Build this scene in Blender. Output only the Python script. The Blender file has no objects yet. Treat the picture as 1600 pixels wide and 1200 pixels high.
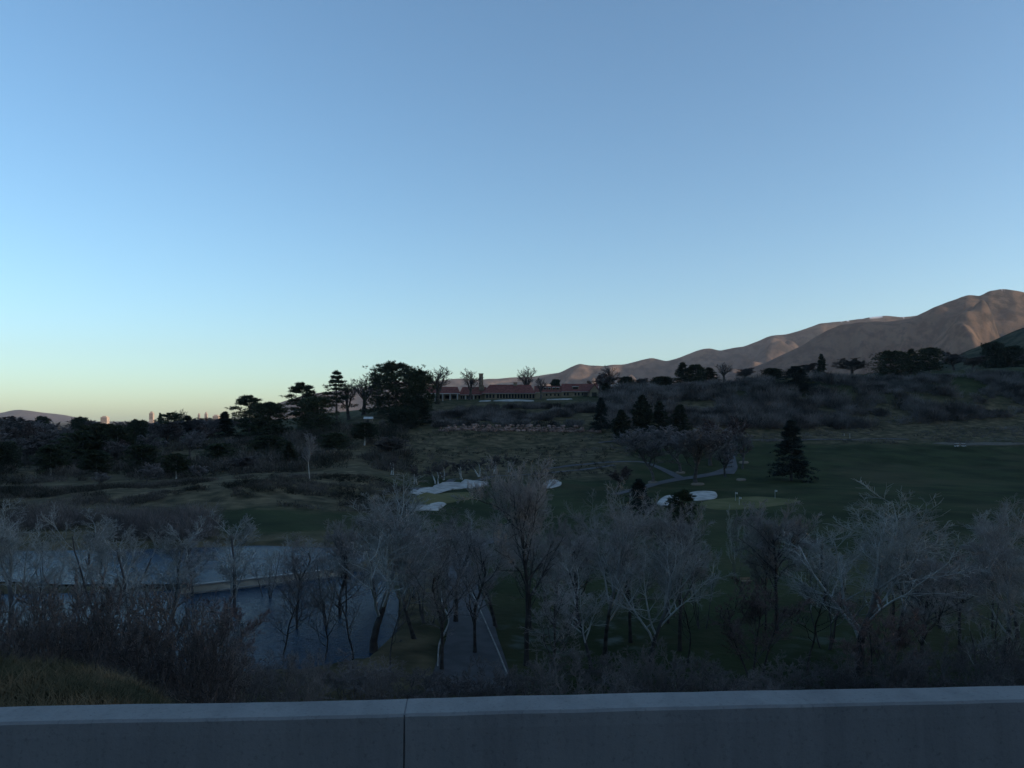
import bpy, bmesh, math, random
import numpy as np

# ------------------------------------------------------------------ camera, sky, sun, exposure
F, CX, HY = 1208.0, 800.0, 655.0          # focal length and horizon of the photograph, in its own pixels
SC = bpy.context.scene
COL = SC.collection
_c = bpy.data.cameras.new('camera'); CAM = bpy.data.objects.new('camera', _c); COL.objects.link(CAM)
CAM.location = (0, 0, 0); CAM.rotation_euler = (math.pi/2, 0, 0)
_c.sensor_width = 36.0; _c.lens = 36.0*F/1600.0; _c.shift_y = (HY-600.0)/1600.0
_c.clip_start = 0.1; _c.clip_end = 90000.0
SC.camera = CAM

SUN_AZ, SUN_EL = math.radians(106.0), math.radians(9.3)      # clockwise from +Y (the view direction)
W = bpy.data.worlds.new('World'); SC.world = W; W.use_nodes = True
_nt = W.node_tree
_sky = _nt.nodes.new('ShaderNodeTexSky'); _sky.sky_type = 'NISHITA'; _sky.sun_disc = False
_sky.sun_elevation = SUN_EL; _sky.sun_rotation = SUN_AZ
_sky.altitude = 1400.0; _sky.air_density = 1.1; _sky.dust_density = 2.3; _sky.ozone_density = 2.8
_wb = _nt.nodes.new('ShaderNodeMix'); _wb.data_type = 'RGBA'; _wb.blend_type = 'MULTIPLY'; _wb.inputs[0].default_value = 1.0
_wb.inputs[7].default_value = (0.91, 1.0, 0.975, 1)           # the phone's cool white balance, over the whole sky alike
_nt.links.new(_sky.outputs[0], _wb.inputs[6]); _nt.links.new(_wb.outputs[2], _nt.nodes['Background'].inputs[0])
_nt.nodes['Background'].inputs[1].default_value = 0.15
_l = bpy.data.lights.new('sun', 'SUN'); SUN = bpy.data.objects.new('sun', _l); COL.objects.link(SUN)
_l.energy = 5.0; _l.angle = math.radians(0.5); _l.color = (1.0, 0.62, 0.38)
SUN.rotation_euler = (math.pi/2-SUN_EL, 0, math.pi-SUN_AZ)
SC.view_settings.view_transform = 'Standard'; SC.view_settings.look = 'None'
SC.view_settings.gamma = 1.0; SC.view_settings.use_curve_mapping = False
SC.view_settings.exposure = 0.9
SC.cycles.max_bounces = 5; SC.cycles.diffuse_bounces = 1; SC.cycles.glossy_bounces = 2
SC.cycles.transmission_bounces = 2; SC.cycles.volume_bounces = 0; SC.cycles.transparent_max_bounces = 6
SC.cycles.use_denoising = True; SC.cycles.sample_clamp_indirect = 0.4

RNG = np.random.default_rng(11)

# ------------------------------------------------------------------ helpers
def _hash(i, j, seed):
    n = (i.astype(np.int64)*374761393 + j.astype(np.int64)*668265263 + seed*982451653) & 0x7fffffff
    n = ((n ^ (n >> 13))*1274126177) & 0x7fffffff
    n = (n ^ (n >> 16)) & 0xffff
    return n/32767.5-1.0
def vnoise(x, y, seed=0):
    x = np.asarray(x, float); y = np.asarray(y, float)
    i = np.floor(x); j = np.floor(y); fx = x-i; fy = y-j
    i = i.astype(np.int64); j = j.astype(np.int64)
    fx = fx*fx*(3-2*fx); fy = fy*fy*(3-2*fy)
    a = _hash(i, j, seed); b = _hash(i+1, j, seed); c = _hash(i, j+1, seed); d = _hash(i+1, j+1, seed)
    return (a*(1-fx)+b*fx)*(1-fy)+(c*(1-fx)+d*fx)*fy
def fbm(x, y, octs=4, seed=0, gain=0.5):
    t = 0; a = 1.0; s = 0
    for k in range(octs):
        t = t+a*vnoise(np.asarray(x)*2**k+7.3*k, np.asarray(y)*2**k-3.1*k, seed+k); s += a; a *= gain
    return t/s
def smooth1(a, axis, n):
    k = np.array([1, 2, 3, 2, 1.])/9
    for _ in range(n):
        p = np.concatenate([np.repeat(np.take(a, [0], axis), 2, axis), a, np.repeat(np.take(a, [-1], axis), 2, axis)], axis)
        a = sum(k[m]*np.take(p, range(m, m+np.shape(a)[axis]), axis) for m in range(5))
    return a

def mesh(name, v, f, mat=None, smooth=False):
    """v (N,3), f (M,3|4) or a list of polygons -> mesh data"""
    me = bpy.data.meshes.new(name)
    if isinstance(f, np.ndarray):
        v = np.asarray(v, np.float32); k = f.shape[1]
        me.vertices.add(len(v)); me.vertices.foreach_set('co', v.ravel())
        me.loops.add(f.size); me.loops.foreach_set('vertex_index', f.ravel().astype(np.int32))
        me.polygons.add(len(f)); me.polygons.foreach_set('loop_start', np.arange(0, f.size, k, dtype=np.int32))
        me.polygons.foreach_set('loop_total', np.full(len(f), k, np.int32))
        me.update(calc_edges=True); me.validate()
    else:
        me.from_pydata([tuple(map(float, p)) for p in v], [], f); me.update()
    if smooth:
        me.polygons.foreach_set('use_smooth', np.ones(len(me.polygons), bool))
    if mat: me.materials.append(mat)
    return me
def obj(name, me, parent=None, loc=None, kind=None, label=None, cat=None, group=None):
    o = bpy.data.objects.new(name, me); COL.objects.link(o)
    if parent: o.parent = parent
    if loc is not None: o.location = loc
    return tag(o, label, cat, group, kind)
def tag(o, label=None, cat=None, group=None, kind=None):
    if label: o['label'] = label
    if cat: o['category'] = cat
    if group: o['group'] = group
    if kind: o['kind'] = kind
    return o
def grid_faces(nr, nc):
    i = np.arange(nr-1)[:, None]*nc+np.arange(nc-1)[None, :]
    return np.stack([i, i+1, i+nc+1, i+nc], -1).reshape(-1, 4)
def box(x0, x1, y0, y1, z0, z1):
    v = [(x, y, z) for z in (z0, z1) for y in (y0, y1) for x in (x0, x1)]
    return v, [(0, 2, 3, 1), (4, 5, 7, 6), (0, 1, 5, 4), (2, 6, 7, 3), (0, 4, 6, 2), (1, 3, 7, 5)]
def joinp(parts):
    V = []; Fc = []
    for v, f in parts:
        n = len(V); V += list(v); Fc += [tuple(n+i for i in p) for p in f]
    return V, Fc

# ------------------------------------------------------------------ materials
def mat(name, col, rough=0.85, col2=None, scale=1.0, spec=0.2, bump=0.0, detail=5.0, mix=(0.4, 0.62), rand=0.0, bscale=None):
    m = bpy.data.materials.new(name); m.use_nodes = True; nt = m.node_tree
    b = nt.nodes['Principled BSDF']; b.inputs['Roughness'].default_value = rough
    b.inputs['Specular IOR Level'].default_value = spec
    src = None
    if col2:
        tc = nt.nodes.new('ShaderNodeTexCoord'); n = nt.nodes.new('ShaderNodeTexNoise')
        n.inputs['Scale'].default_value = scale; n.inputs['Detail'].default_value = detail
        nt.links.new(tc.outputs['Object'], n.inputs['Vector'])
        r = nt.nodes.new('ShaderNodeValToRGB'); r.color_ramp.elements[0].position = mix[0]; r.color_ramp.elements[1].position = mix[1]
        r.color_ramp.elements[0].color = (*col, 1); r.color_ramp.elements[1].color = (*col2, 1)
        nt.links.new(n.outputs['Fac'], r.inputs['Fac']); src = r.outputs[0]
        if bump:
            bp = nt.nodes.new('ShaderNodeBump'); bp.inputs['Strength'].default_value = bump; bp.inputs['Distance'].default_value = 0.05
            n2 = nt.nodes.new('ShaderNodeTexNoise'); n2.inputs['Scale'].default_value = bscale or scale*6; n2.inputs['Detail'].default_value = 4
            nt.links.new(tc.outputs['Object'], n2.inputs['Vector'])
            nt.links.new(n2.outputs['Fac'], bp.inputs['Height']); nt.links.new(bp.outputs[0], b.inputs['Normal'])
    else:
        b.inputs['Base Color'].default_value = (*col, 1)
    if rand:
        oi = nt.nodes.new('ShaderNodeObjectInfo'); h = nt.nodes.new('ShaderNodeHueSaturation')
        mr = nt.nodes.new('ShaderNodeMapRange'); mr.inputs['To Min'].default_value = 1-rand; mr.inputs['To Max'].default_value = 1+rand
        nt.links.new(oi.outputs['Random'], mr.inputs['Value']); nt.links.new(mr.outputs[0], h.inputs['Value'])
        if src: nt.links.new(src, h.inputs['Color'])
        else: h.inputs['Color'].default_value = (*col, 1)
        src = h.outputs[0]
    if src: nt.links.new(src, b.inputs['Base Color'])
    return m
def concrete_material():
    m = bpy.data.materials.new('concrete'); m.use_nodes = True; nt = m.node_tree; L = nt.links.new
    b = nt.nodes['Principled BSDF']; b.inputs['Roughness'].default_value = 0.88; b.inputs['Specular IOR Level'].default_value = 0.15
    tc = nt.nodes.new('ShaderNodeTexCoord')
    def noise(sc, d, rough=0.6, stretch=None):
        n = nt.nodes.new('ShaderNodeTexNoise'); n.inputs['Scale'].default_value = sc; n.inputs['Detail'].default_value = d; n.inputs['Roughness'].default_value = rough
        v = tc.outputs['Object']
        if stretch:
            mp = nt.nodes.new('ShaderNodeMapping'); mp.inputs['Scale'].default_value = stretch; L(v, mp.inputs['Vector']); v = mp.outputs[0]
        L(v, n.inputs['Vector']); return n.outputs['Fac']
    def ramp(f, c0, c1, p0, p1):
        r = nt.nodes.new('ShaderNodeValToRGB'); r.color_ramp.elements[0].position = p0; r.color_ramp.elements[1].position = p1
        r.color_ramp.elements[0].color = (*c0, 1); r.color_ramp.elements[1].color = (*c1, 1); L(f, r.inputs['Fac']); return r.outputs[0]
    def mul(a, c):
        x = nt.nodes.new('ShaderNodeMix'); x.data_type = 'RGBA'; x.blend_type = 'MULTIPLY'; x.inputs[0].default_value = 1.0; L(a, x.inputs[6]); L(c, x.inputs[7]); return x.outputs[2]
    col = ramp(noise(1.1, 6), (0.175, 0.178, 0.178), (0.235, 0.236, 0.234), 0.3, 0.7)
    col = mul(col, ramp(noise(3.0, 7, 0.65, (2.2, 1, 0.25)), (0.82, 0.82, 0.83), (1, 1, 1), 0.36, 0.56))      # weather streaks
    col = mul(col, ramp(noise(60, 4, 0.7), (0.72, 0.72, 0.72), (1, 1, 1), 0.30, 0.45))                        # pits and grime
    L(col, b.inputs['Base Color'])
    bp = nt.nodes.new('ShaderNodeBump'); bp.inputs['Strength'].default_value = 0.25; bp.inputs['Distance'].default_value = 0.006
    L(noise(70, 5, 0.7), bp.inputs['Height']); L(bp.outputs[0], b.inputs['Normal'])
    return m
M = {}
M['concrete'] = concrete_material()
M['joint'] = mat('joint_filler', (0.15, 0.15, 0.153), 0.9)
M['asphalt'] = mat('asphalt', (0.042, 0.042, 0.047), 0.8, (0.06, 0.06, 0.067), 0.6, 0.3, 0.15)
M['cart_path'] = mat('cart_path', (0.05, 0.05, 0.057), 0.8, (0.07, 0.07, 0.079), 0.25, 0.3)
M['kerb'] = mat('kerb', (0.20, 0.195, 0.18), 0.85, (0.30, 0.29, 0.27), 0.8)
M['dam'] = mat('dam_concrete', (0.40, 0.365, 0.30), 0.9, (0.52, 0.475, 0.395), 0.7, 0.1)
M['sand'] = mat('sand', (0.26, 0.255, 0.24), 0.95, (0.40, 0.39, 0.37), 0.35, 0.1, 0.4, 8)
M['green'] = mat('putting_grass', (0.085, 0.085, 0.036), 0.95, (0.13, 0.118, 0.058), 0.12, 0.05)
M['dull_sand'] = mat('dull_sand', (0.085, 0.075, 0.062), 0.95, (0.125, 0.11, 0.09), 0.3, 0.1)
M['mulch'] = mat('mulch', (0.13, 0.10, 0.075), 0.95, (0.17, 0.135, 0.10), 0.8)
M['bark_dark'] = mat('dark_bark', (0.045, 0.04, 0.038), 0.95, (0.085, 0.077, 0.072), 1.4, 0.1, 0.3, rand=0.2)
M['bark_mid'] = mat('grey_bark', (0.075, 0.068, 0.066), 0.95, (0.12, 0.11, 0.108), 1.2, 0.1, rand=0.2)
M['bark_pale'] = mat('pale_bark', (0.32, 0.32, 0.305), 0.9, (0.48, 0.485, 0.465), 0.8, 0.1, rand=0.15)
def cotton_bark():
    # old furrowed bark below, smooth pale bark above, with a ragged change between them
    m = mat('cottonwood_bark', (0.05, 0.045, 0.042), 0.95, (0.09, 0.082, 0.078), 1.4, 0.1, 0.3, rand=0.15); nt = m.node_tree; L = nt.links.new
    b = nt.nodes['Principled BSDF']; src = b.inputs['Base Color'].links[0].from_socket
    tc = nt.nodes.new('ShaderNodeTexCoord'); sp = nt.nodes.new('ShaderNodeSeparateXYZ'); L(tc.outputs['Object'], sp.inputs[0])
    n = nt.nodes.new('ShaderNodeTexNoise'); n.inputs['Scale'].default_value = 0.9; L(tc.outputs['Object'], n.inputs['Vector'])
    a = nt.nodes.new('ShaderNodeMath'); a.operation = 'MULTIPLY_ADD'; L(n.outputs['Fac'], a.inputs[0]); a.inputs[1].default_value = 5.0; L(sp.outputs['Z'], a.inputs[2])
    mr = nt.nodes.new('ShaderNodeMapRange'); mr.inputs['From Min'].default_value = 6.0; mr.inputs['From Max'].default_value = 10.5; L(a.outputs[0], mr.inputs['Value'])
    x = nt.nodes.new('ShaderNodeMix'); x.data_type = 'RGBA'; L(mr.outputs[0], x.inputs[0]); L(src, x.inputs[6]); x.inputs[7].default_value = (0.27, 0.27, 0.26, 1)
    L(x.outputs[2], b.inputs['Base Color']); return m
M['bark_cotton'] = cotton_bark()
M['twig_far'] = mat('far_twigs', (0.13, 0.122, 0.124), 0.95, (0.215, 0.20, 0.202), 0.5, 0.05, rand=0.2)
M['bark_birch'] = mat('white_bark', (0.30, 0.295, 0.27), 0.9, (0.40, 0.39, 0.36), 0.8, 0.1)
M['twig_grey'] = mat('grey_twigs', (0.235, 0.215, 0.205), 0.95, (0.35, 0.322, 0.308), 0.5, 0.05, rand=0.18)
M['twig_pale'] = mat('pale_twigs', (0.27, 0.268, 0.25), 0.95, (0.40, 0.396, 0.37), 0.5, 0.05, rand=0.15)
M['twig_red'] = mat('reddish_twigs', (0.14, 0.098, 0.09), 0.95, (0.20, 0.145, 0.135), 0.5, 0.05, rand=0.15)
M['twig_redfar'] = mat('far_reddish_twigs', (0.085, 0.062, 0.058), 0.95, (0.13, 0.095, 0.09), 0.5, 0.05, rand=0.15)
M['twig_dark'] = mat('dark_twigs', (0.08, 0.072, 0.072), 0.95, (0.125, 0.112, 0.11), 0.5, 0.05, rand=0.15)
M['needle'] = mat('pine_needles', (0.03, 0.042, 0.025), 0.9, (0.06, 0.075, 0.042), 0.9, 0.1, rand=0.25)
M['needle_blue'] = mat('spruce_needles', (0.024, 0.034, 0.03), 0.9, (0.04, 0.052, 0.045), 0.9, 0.1, rand=0.2)
M['needle_deep'] = mat('cypress_foliage', (0.024, 0.032, 0.021), 0.9, (0.047, 0.057, 0.036), 1.2, 0.1, rand=0.2)
M['brush'] = mat('hill_brush', (0.034, 0.032, 0.03), 0.95, (0.20, 0.184, 0.176), 0.07, 0.05, detail=8, mix=(0.36, 0.66))
M['brush_dark'] = mat('hollow_scrub', (0.03, 0.032, 0.025), 0.95, (0.15, 0.133, 0.12), 0.08, 0.05, detail=8, mix=(0.4, 0.68))
M['thicket'] = mat('thicket_twigs', (0.085, 0.073, 0.07), 0.95, (0.18, 0.158, 0.15), 0.25, 0.05, detail=4)
M['brush_low'] = mat('valley_brush', (0.11, 0.098, 0.096), 0.95, (0.20, 0.178, 0.168), 0.12, 0.05)
M['dry_grass'] = mat('dry_grass', (0.05, 0.052, 0.03), 0.95, (0.17, 0.125, 0.075), 0.7, 0.05, detail=6)
M['roof'] = mat('roof_tiles', (0.115, 0.042, 0.036), 0.9, (0.175, 0.066, 0.056), 0.6, 0.15)
M['stucco'] = mat('tan_wall', (0.20, 0.165, 0.11), 0.9, (0.26, 0.21, 0.145), 0.3, 0.1)
M['stone'] = mat('chimney_stone', (0.16, 0.125, 0.09), 0.95, (0.24, 0.19, 0.14), 0.7, 0.1)
M['white'] = mat('white_paint', (0.45, 0.45, 0.435), 0.7, (0.55, 0.55, 0.53), 0.5)
M['trim'] = mat('window_trim', (0.22, 0.195, 0.15), 0.8, (0.28, 0.25, 0.195), 0.6)
M['glass'] = mat('window_glass', (0.015, 0.018, 0.02), 0.15, spec=0.5)
M['dark'] = mat('dark_trim', (0.03, 0.028, 0.026), 0.8)
M['rock'] = mat('red_rock', (0.15, 0.10, 0.083), 0.95, (0.29, 0.20, 0.168), 0.35, 0.1, rand=0.35)
M['wood'] = mat('weathered_wood', (0.22, 0.16, 0.11), 0.9, (0.31, 0.23, 0.16), 1.5, 0.1)
M['rust'] = mat('flag_red', (0.35, 0.05, 0.04), 0.8)
M['city'] = mat('far_building', (0.27, 0.255, 0.225), 0.8, (0.32, 0.30, 0.27), 0.05)
M['cart_white'] = mat('cart_white', (0.55, 0.55, 0.53), 0.5)
M['rubber'] = mat('rubber', (0.02, 0.02, 0.02), 0.9)

def ground_material():
    m = bpy.data.materials.new('ground'); m.use_nodes = True; nt = m.node_tree; L = nt.links.new
    b = nt.nodes['Principled BSDF']; b.inputs['Roughness'].default_value = 0.97; b.inputs['Specular IOR Level'].default_value = 0.05
    tc = nt.nodes.new('ShaderNodeTexCoord')
    def noise(s, d=6):
        n = nt.nodes.new('ShaderNodeTexNoise'); n.inputs['Scale'].default_value = s; n.inputs['Detail'].default_value = d
        L(tc.outputs['Object'], n.inputs['Vector']); return n.outputs['Fac']
    def ramp(fac, c0, c1, p0=0.38, p1=0.64):
        r = nt.nodes.new('ShaderNodeValToRGB'); r.color_ramp.elements[0].position = p0; r.color_ramp.elements[1].position = p1
        r.color_ramp.elements[0].color = (*c0, 1); r.color_ramp.elements[1].color = (*c1, 1); L(fac, r.inputs['Fac']); return r.outputs[0]
    def mixc(f, a, b_):
        x = nt.nodes.new('ShaderNodeMix'); x.data_type = 'RGBA'; L(f, x.inputs[0]); L(a, x.inputs[6]); L(b_, x.inputs[7]); return x.outputs[2]
    green = ramp(noise(0.06), (0.017, 0.025, 0.010), (0.036, 0.047, 0.019))
    worn = ramp(noise(0.025, 9), (0, 0, 0), (0.75, 0.75, 0.75), 0.5, 0.68)
    wc = nt.nodes.new('ShaderNodeRGB'); wc.outputs[0].default_value = (0.062, 0.056, 0.03, 1)
    green = mixc(worn, green, wc.outputs[0])
    dry = ramp(noise(0.22, 8), (0.045, 0.039, 0.024), (0.15, 0.118, 0.07), 0.36, 0.68)
    at = nt.nodes.new('ShaderNodeAttribute'); at.attribute_name = 'dry'
    n1 = noise(0.11, 7)
    a = nt.nodes.new('ShaderNodeMath'); a.operation = 'MULTIPLY_ADD'; L(n1, a.inputs[0]); a.inputs[1].default_value = 1.1; a.inputs[2].default_value = -0.55
    s = nt.nodes.new('ShaderNodeMath'); s.operation = 'ADD'; s.use_clamp = True; L(at.outputs['Fac'], s.inputs[0]); L(a.outputs[0], s.inputs[1])
    c = mixc(s.outputs[0], green, dry)
    at2 = nt.nodes.new('ShaderNodeAttribute'); at2.attribute_name = 'frost'
    fr = ramp(noise(0.35, 7), (0, 0, 0), (1, 1, 1), 0.5, 0.62)
    mm = nt.nodes.new('ShaderNodeMath'); mm.operation = 'MULTIPLY'; L(at2.outputs['Fac'], mm.inputs[0]); L(fr, mm.inputs[1])
    rgb = nt.nodes.new('ShaderNodeRGB'); rgb.outputs[0].default_value = (0.085, 0.10, 0.085, 1)
    L(mixc(mm.outputs[0], c, rgb.outputs[0]), b.inputs['Base Color'])
    bp = nt.nodes.new('ShaderNodeBump'); bp.inputs['Strength'].default_value = 0.5; bp.inputs['Distance'].default_value = 0.4
    L(noise(0.8, 8), bp.inputs['Height']); L(bp.outputs[0], b.inputs['Normal'])
    return m
M['ground'] = ground_material()
def mountain_material(name, c0, c1, cs, scale, snow=False):
    m = bpy.data.materials.new(name); m.use_nodes = True; nt = m.node_tree; L = nt.links.new
    b = nt.nodes['Principled BSDF']; b.inputs['Roughness'].default_value = 1.0; b.inputs['Specular IOR Level'].default_value = 0.0
    tc = nt.nodes.new('ShaderNodeTexCoord')
    def noise(s, d=8):
        n = nt.nodes.new('ShaderNodeTexNoise'); n.inputs['Scale'].default_value = s; n.inputs['Detail'].default_value = d; n.inputs['Roughness'].default_value = 0.62
        L(tc.outputs['Object'], n.inputs['Vector']); return n.outputs['Fac']
    def ramp(f, a, c, p0, p1):
        r = nt.nodes.new('ShaderNodeValToRGB'); r.color_ramp.elements[0].position = p0; r.color_ramp.elements[1].position = p1
        r.color_ramp.elements[0].color = (*a, 1); r.color_ramp.elements[1].color = (*c, 1); L(f, r.inputs['Fac']); return r.outputs[0]
    base = ramp(noise(scale), c0, c1, 0.35, 0.65)
    scrub = ramp(noise(scale*4.5), (1, 1, 1), (0, 0, 0), 0.42, 0.56)
    x = nt.nodes.new('ShaderNodeMix'); x.data_type = 'RGBA'; L(scrub, x.inputs[0]); L(base, x.inputs[6]); x.inputs[7].default_value = (*cs, 1)
    out = x.outputs[2]
    at = nt.nodes.new('ShaderNodeAttribute'); at.attribute_name = 'snow'
    y = nt.nodes.new('ShaderNodeMix'); y.data_type = 'RGBA'; L(at.outputs['Fac'], y.inputs[0]); L(out, y.inputs[6]); y.inputs[7].default_value = (0.75, 0.76, 0.78, 1)
    L(y.outputs[2], b.inputs['Base Color'])
    bp = nt.nodes.new('ShaderNodeBump'); bp.inputs['Strength'].default_value = 0.6; bp.inputs['Distance'].default_value = 12
    L(noise(scale*6), bp.inputs['Height']); L(bp.outputs[0], b.inputs['Normal'])
    return m
def water_material():
    m = bpy.data.materials.new('pond_water'); m.use_nodes = True; nt = m.node_tree
    b = nt.nodes['Principled BSDF']; b.inputs['Base Color'].default_value = (0.006, 0.03, 0.062, 1)
    b.inputs['Roughness'].default_value = 0.16; b.inputs['IOR'].default_value = 1.33; b.inputs['Specular IOR Level'].default_value = 0.17
    tc = nt.nodes.new('ShaderNodeTexCoord'); n = nt.nodes.new('ShaderNodeTexNoise'); n.inputs['Scale'].default_value = 2.4; n.inputs['Detail'].default_value = 5
    mp = nt.nodes.new('ShaderNodeMapping'); mp.inputs['Scale'].default_value = (0.6, 1.5, 1)
    nt.links.new(tc.outputs['Object'], mp.inputs['Vector']); nt.links.new(mp.outputs[0], n.inputs['Vector'])
    bp = nt.nodes.new('ShaderNodeBump'); bp.inputs['Strength'].default_value = 1.0; bp.inputs['Distance'].default_value = 0.2
    nt.links.new(n.outputs['Fac'], bp.inputs['Height']); nt.links.new(bp.outputs[0], b.inputs['Normal'])
    return m
M['water'] = water_material()

# ------------------------------------------------------------------ the ground: one sheet from the embankment to the horizon
ZW1, ZW2 = -22.2, -22.9          # water level of the upper and the lower pond
COLS = [-400, 0, 130, 220, 300, 400, 560, 700, 850, 1000, 1150, 1300, 1450, 1600, 2000]
NEAR = [(2.5, -2.05), (6, -3.2), (9, -4.6), (13, -6.8), (20, -10.5), (30, -15), (45, -19.5), (60, -22.0)]
MOUND = [(2.5, -2.05), (6, -2.55), (9, -3.18), (12, -3.82), (14, -4.7), (20, -9.2), (30, -14.3), (45, -19.3), (60, -22.0)]
PM = {-400: 1, 0: 1, 130: 0.98, 220: 0.9, 300: 0.66, 400: 0.15}
Y = lambda d, y: (d, -(y-HY)/F*d)
LEFTV = [(72, -22.2), (104, -21.9), (134, -21.8), (150, -21.6)]
RIGHTV = [(72, -23.0), (100, -23.3), (150, -23.6), (200, -23.8)]
FAR = {
 -400: [Y(180, 797), Y(210, 772), Y(240, 768), Y(320, 742), Y(420, 715), Y(500, 702), Y(600, 690), Y(800, 678)],
 0: [Y(180, 797), Y(210, 771), Y(240, 767), Y(320, 742), Y(420, 715), Y(500, 701), Y(600, 689), Y(800, 677)],
 130: [Y(180, 795), Y(207, 770), Y(230, 765), Y(310, 744), Y(410, 715), Y(500, 698), Y(600, 685), Y(800, 674)],
 220: [Y(180, 794), Y(205, 767), Y(222, 761), Y(300, 744), Y(400, 714), Y(490, 692), Y(600, 681), Y(800, 671)],
 300: [Y(178, 797), Y(205, 762), Y(220, 755), Y(280, 743), Y(360, 722), Y(450, 692), Y(480, 682), Y(600, 676), Y(800, 668)],
 400: [Y(175, 800), Y(205, 760), Y(218, 747), Y(260, 741), Y(330, 720), Y(420, 697), Y(480, 679), Y(560, 668), Y(700, 662), Y(800, 660)],
 560: [Y(170, 813), Y(200, 784), Y(230, 751), Y(246, 738), Y(300, 725), Y(350, 705), Y(420, 680), Y(480, 659), Y(540, 645), Y(620, 640), Y(800, 640)],
 700: [Y(250, 767), Y(300, 749), Y(340, 730), Y(400, 695), Y(430, 674), Y(436, 667), Y(480, 651), Y(520, 634), Y(545, 625.4), (562, 14.3), (620, 15.5), (800, 16)],
 850: [Y(250, 769), Y(300, 751), Y(330, 736), Y(400, 700), Y(432, 673), Y(438, 666), Y(490, 643), Y(530, 627), Y(548, 622.5), (562, 15.2), (620, 17), (800, 18)],
 1000: [Y(250, 767), Y(300, 752), Y(330, 736), Y(380, 701), Y(410, 684), Y(440, 675), Y(500, 640), Y(560, 614), Y(600, 609), Y(640, 607), (800, 24)],
 1150: [Y(250, 767), Y(300, 751), Y(350, 726), Y(400, 701), Y(440, 684), Y(470, 669), Y(520, 636), Y(570, 605), Y(600, 597), Y(650, 594), (800, 31)],
 1300: [Y(250, 769), Y(300, 753), Y(350, 728), Y(400, 705), Y(440, 690), Y(480, 673), Y(510, 655), Y(550, 617), Y(590, 591), Y(640, 585), (800, 36)],
 1450: [Y(250, 771), Y(300, 753), Y(350, 730), Y(400, 708), Y(425, 692), Y(460, 679), Y(500, 656), Y(545, 616), Y(590, 586), Y(640, 579), (800, 40)],
 1600: [Y(250, 773), Y(300, 755), Y(350, 732), Y(400, 710), Y(425, 694), Y(470, 671), Y(510, 646), Y(550, 611), Y(600, 581), Y(660, 571), (800, 48)],
 2000: [Y(250, 775), Y(300, 757), Y(350, 734), Y(400, 710), Y(425, 694), Y(470, 671), Y(510, 646), Y(550, 611), Y(600, 581), Y(660, 571), (800, 48)],
}
D0, D1, NR, NC, SMAX, APEX = 2.5, 17500.0, 560, 380, 1.25, 25.0
dg = D0*(D1/D0)**(np.arange(NR)/(NR-1)); sg = np.linspace(-SMAX, SMAX, NC)
prof = []
for c in COLS:
    pm = PM.get(c, 0.0)
    nd = dg
    zn = np.interp(nd, *zip(*NEAR))*(1-pm)+np.interp(nd, *zip(*MOUND))*pm
    k = (LEFTV if c <= 560 else RIGHTV)+FAR[c]+[(1500, -30), (3000, -40), (9000, -45), (20000, -50)]
    kk = [(60, -22.0)]+k
    zf = np.interp(nd, *zip(*kk))
    prof.append(np.where(nd < 60, zn, zf))
prof = np.array(prof)                                    # columns x rows
XG = sg[None, :]*(dg[:, None]+APEX); YG = np.repeat(dg[:, None], NC, 1)
PXG = np.clip(XG/YG*F+CX, COLS[0], COLS[-1])
ZG = np.empty((NR, NC))
for r in range(NR):
    ZG[r] = np.interp(PXG[r], COLS, prof[:, r])
ZG = smooth1(smooth1(ZG, 0, 2), 1, 4)
# mounds behind the bunkers and small swells
def bump_at(px, d, rx, rd, h):
    x = (px-CX)/F*d
    return h*np.exp(-((XG-x)/rx)**2-((YG-d)/rd)**2)
for a in [(705, 268, 17, 9, 2.6), (870, 272, 8, 7, 1.6), (655, 222, 9, 6, 1.6), (1075, 243, 13, 7, 1.5), (790, 553, 24, 7, 0.5), (875, 556, 16, 6, 0.4), (330, 486, 12, 8, 2.2)]:
    ZG += bump_at(*a)
rough = np.clip((YG-60)/60, 0, 1)*np.clip((1500-YG)/700, 0, 1)
hill = np.clip((YG-290)/80, 0, 1)*np.clip((620-YG)/60, 0, 1)+np.clip((YG-180)/20, 0, 1)*np.clip((290-YG)/30, 0, 1)*(PXG < 640)
ZG += rough*0.25*fbm(XG/40, YG/40, 3, 5)+rough*hill*0.9*fbm(XG/14, YG/14, 4, 9)+np.clip((20-YG)/8, 0, 1)*0.10*fbm(XG/0.9, YG/0.9, 3, 3)
def poly_mask(poly, X, Yv, soft):
    """signed distance style mask: 1 inside, falls to 0 over soft metres outside"""
    P = np.array(poly); inside = np.zeros(X.shape, bool); dist = np.full(X.shape, 1e9)
    for i in range(len(P)):
        a = P[i]; b = P[(i+1) % len(P)]
        cond = ((a[1] > Yv) != (b[1] > Yv))
        with np.errstate(divide='ignore', invalid='ignore'):
            xi = (b[0]-a[0])*(Yv-a[1])/(b[1]-a[1]+1e-12)+a[0]
        inside ^= cond & (X < xi)
        ab = b-a; t = np.clip(((X-a[0])*ab[0]+(Yv-a[1])*ab[1])/(ab@ab+1e-9), 0, 1)
        dist = np.minimum(dist, np.hypot(X-a[0]-t*ab[0], Yv-a[1]-t*ab[1]))
    sd = np.where(inside, -dist, dist)
    return np.clip(0.5-sd/soft, 0, 1)
def on_level(pts, z):
    out = []
    for px, py in pts:
        d = -z*F/(py-HY); out.append(((px-CX)/F*d, d))
    return out
POND2 = on_level([(-420, 935), (0, 930), (250, 925), (330, 917), (545, 893), (596, 900), (612, 940), (607, 985), (560, 1030), (480, 1046), (380, 1052), (200, 1062), (-420, 1062)], ZW2)
POND1 = on_level([(-600, 910), (20, 908), (100, 912), (290, 911), (330, 909), (545, 884), (562, 872), (545, 858), (400, 853), (250, 858), (0, 862), (-600, 860)], ZW1)
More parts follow.
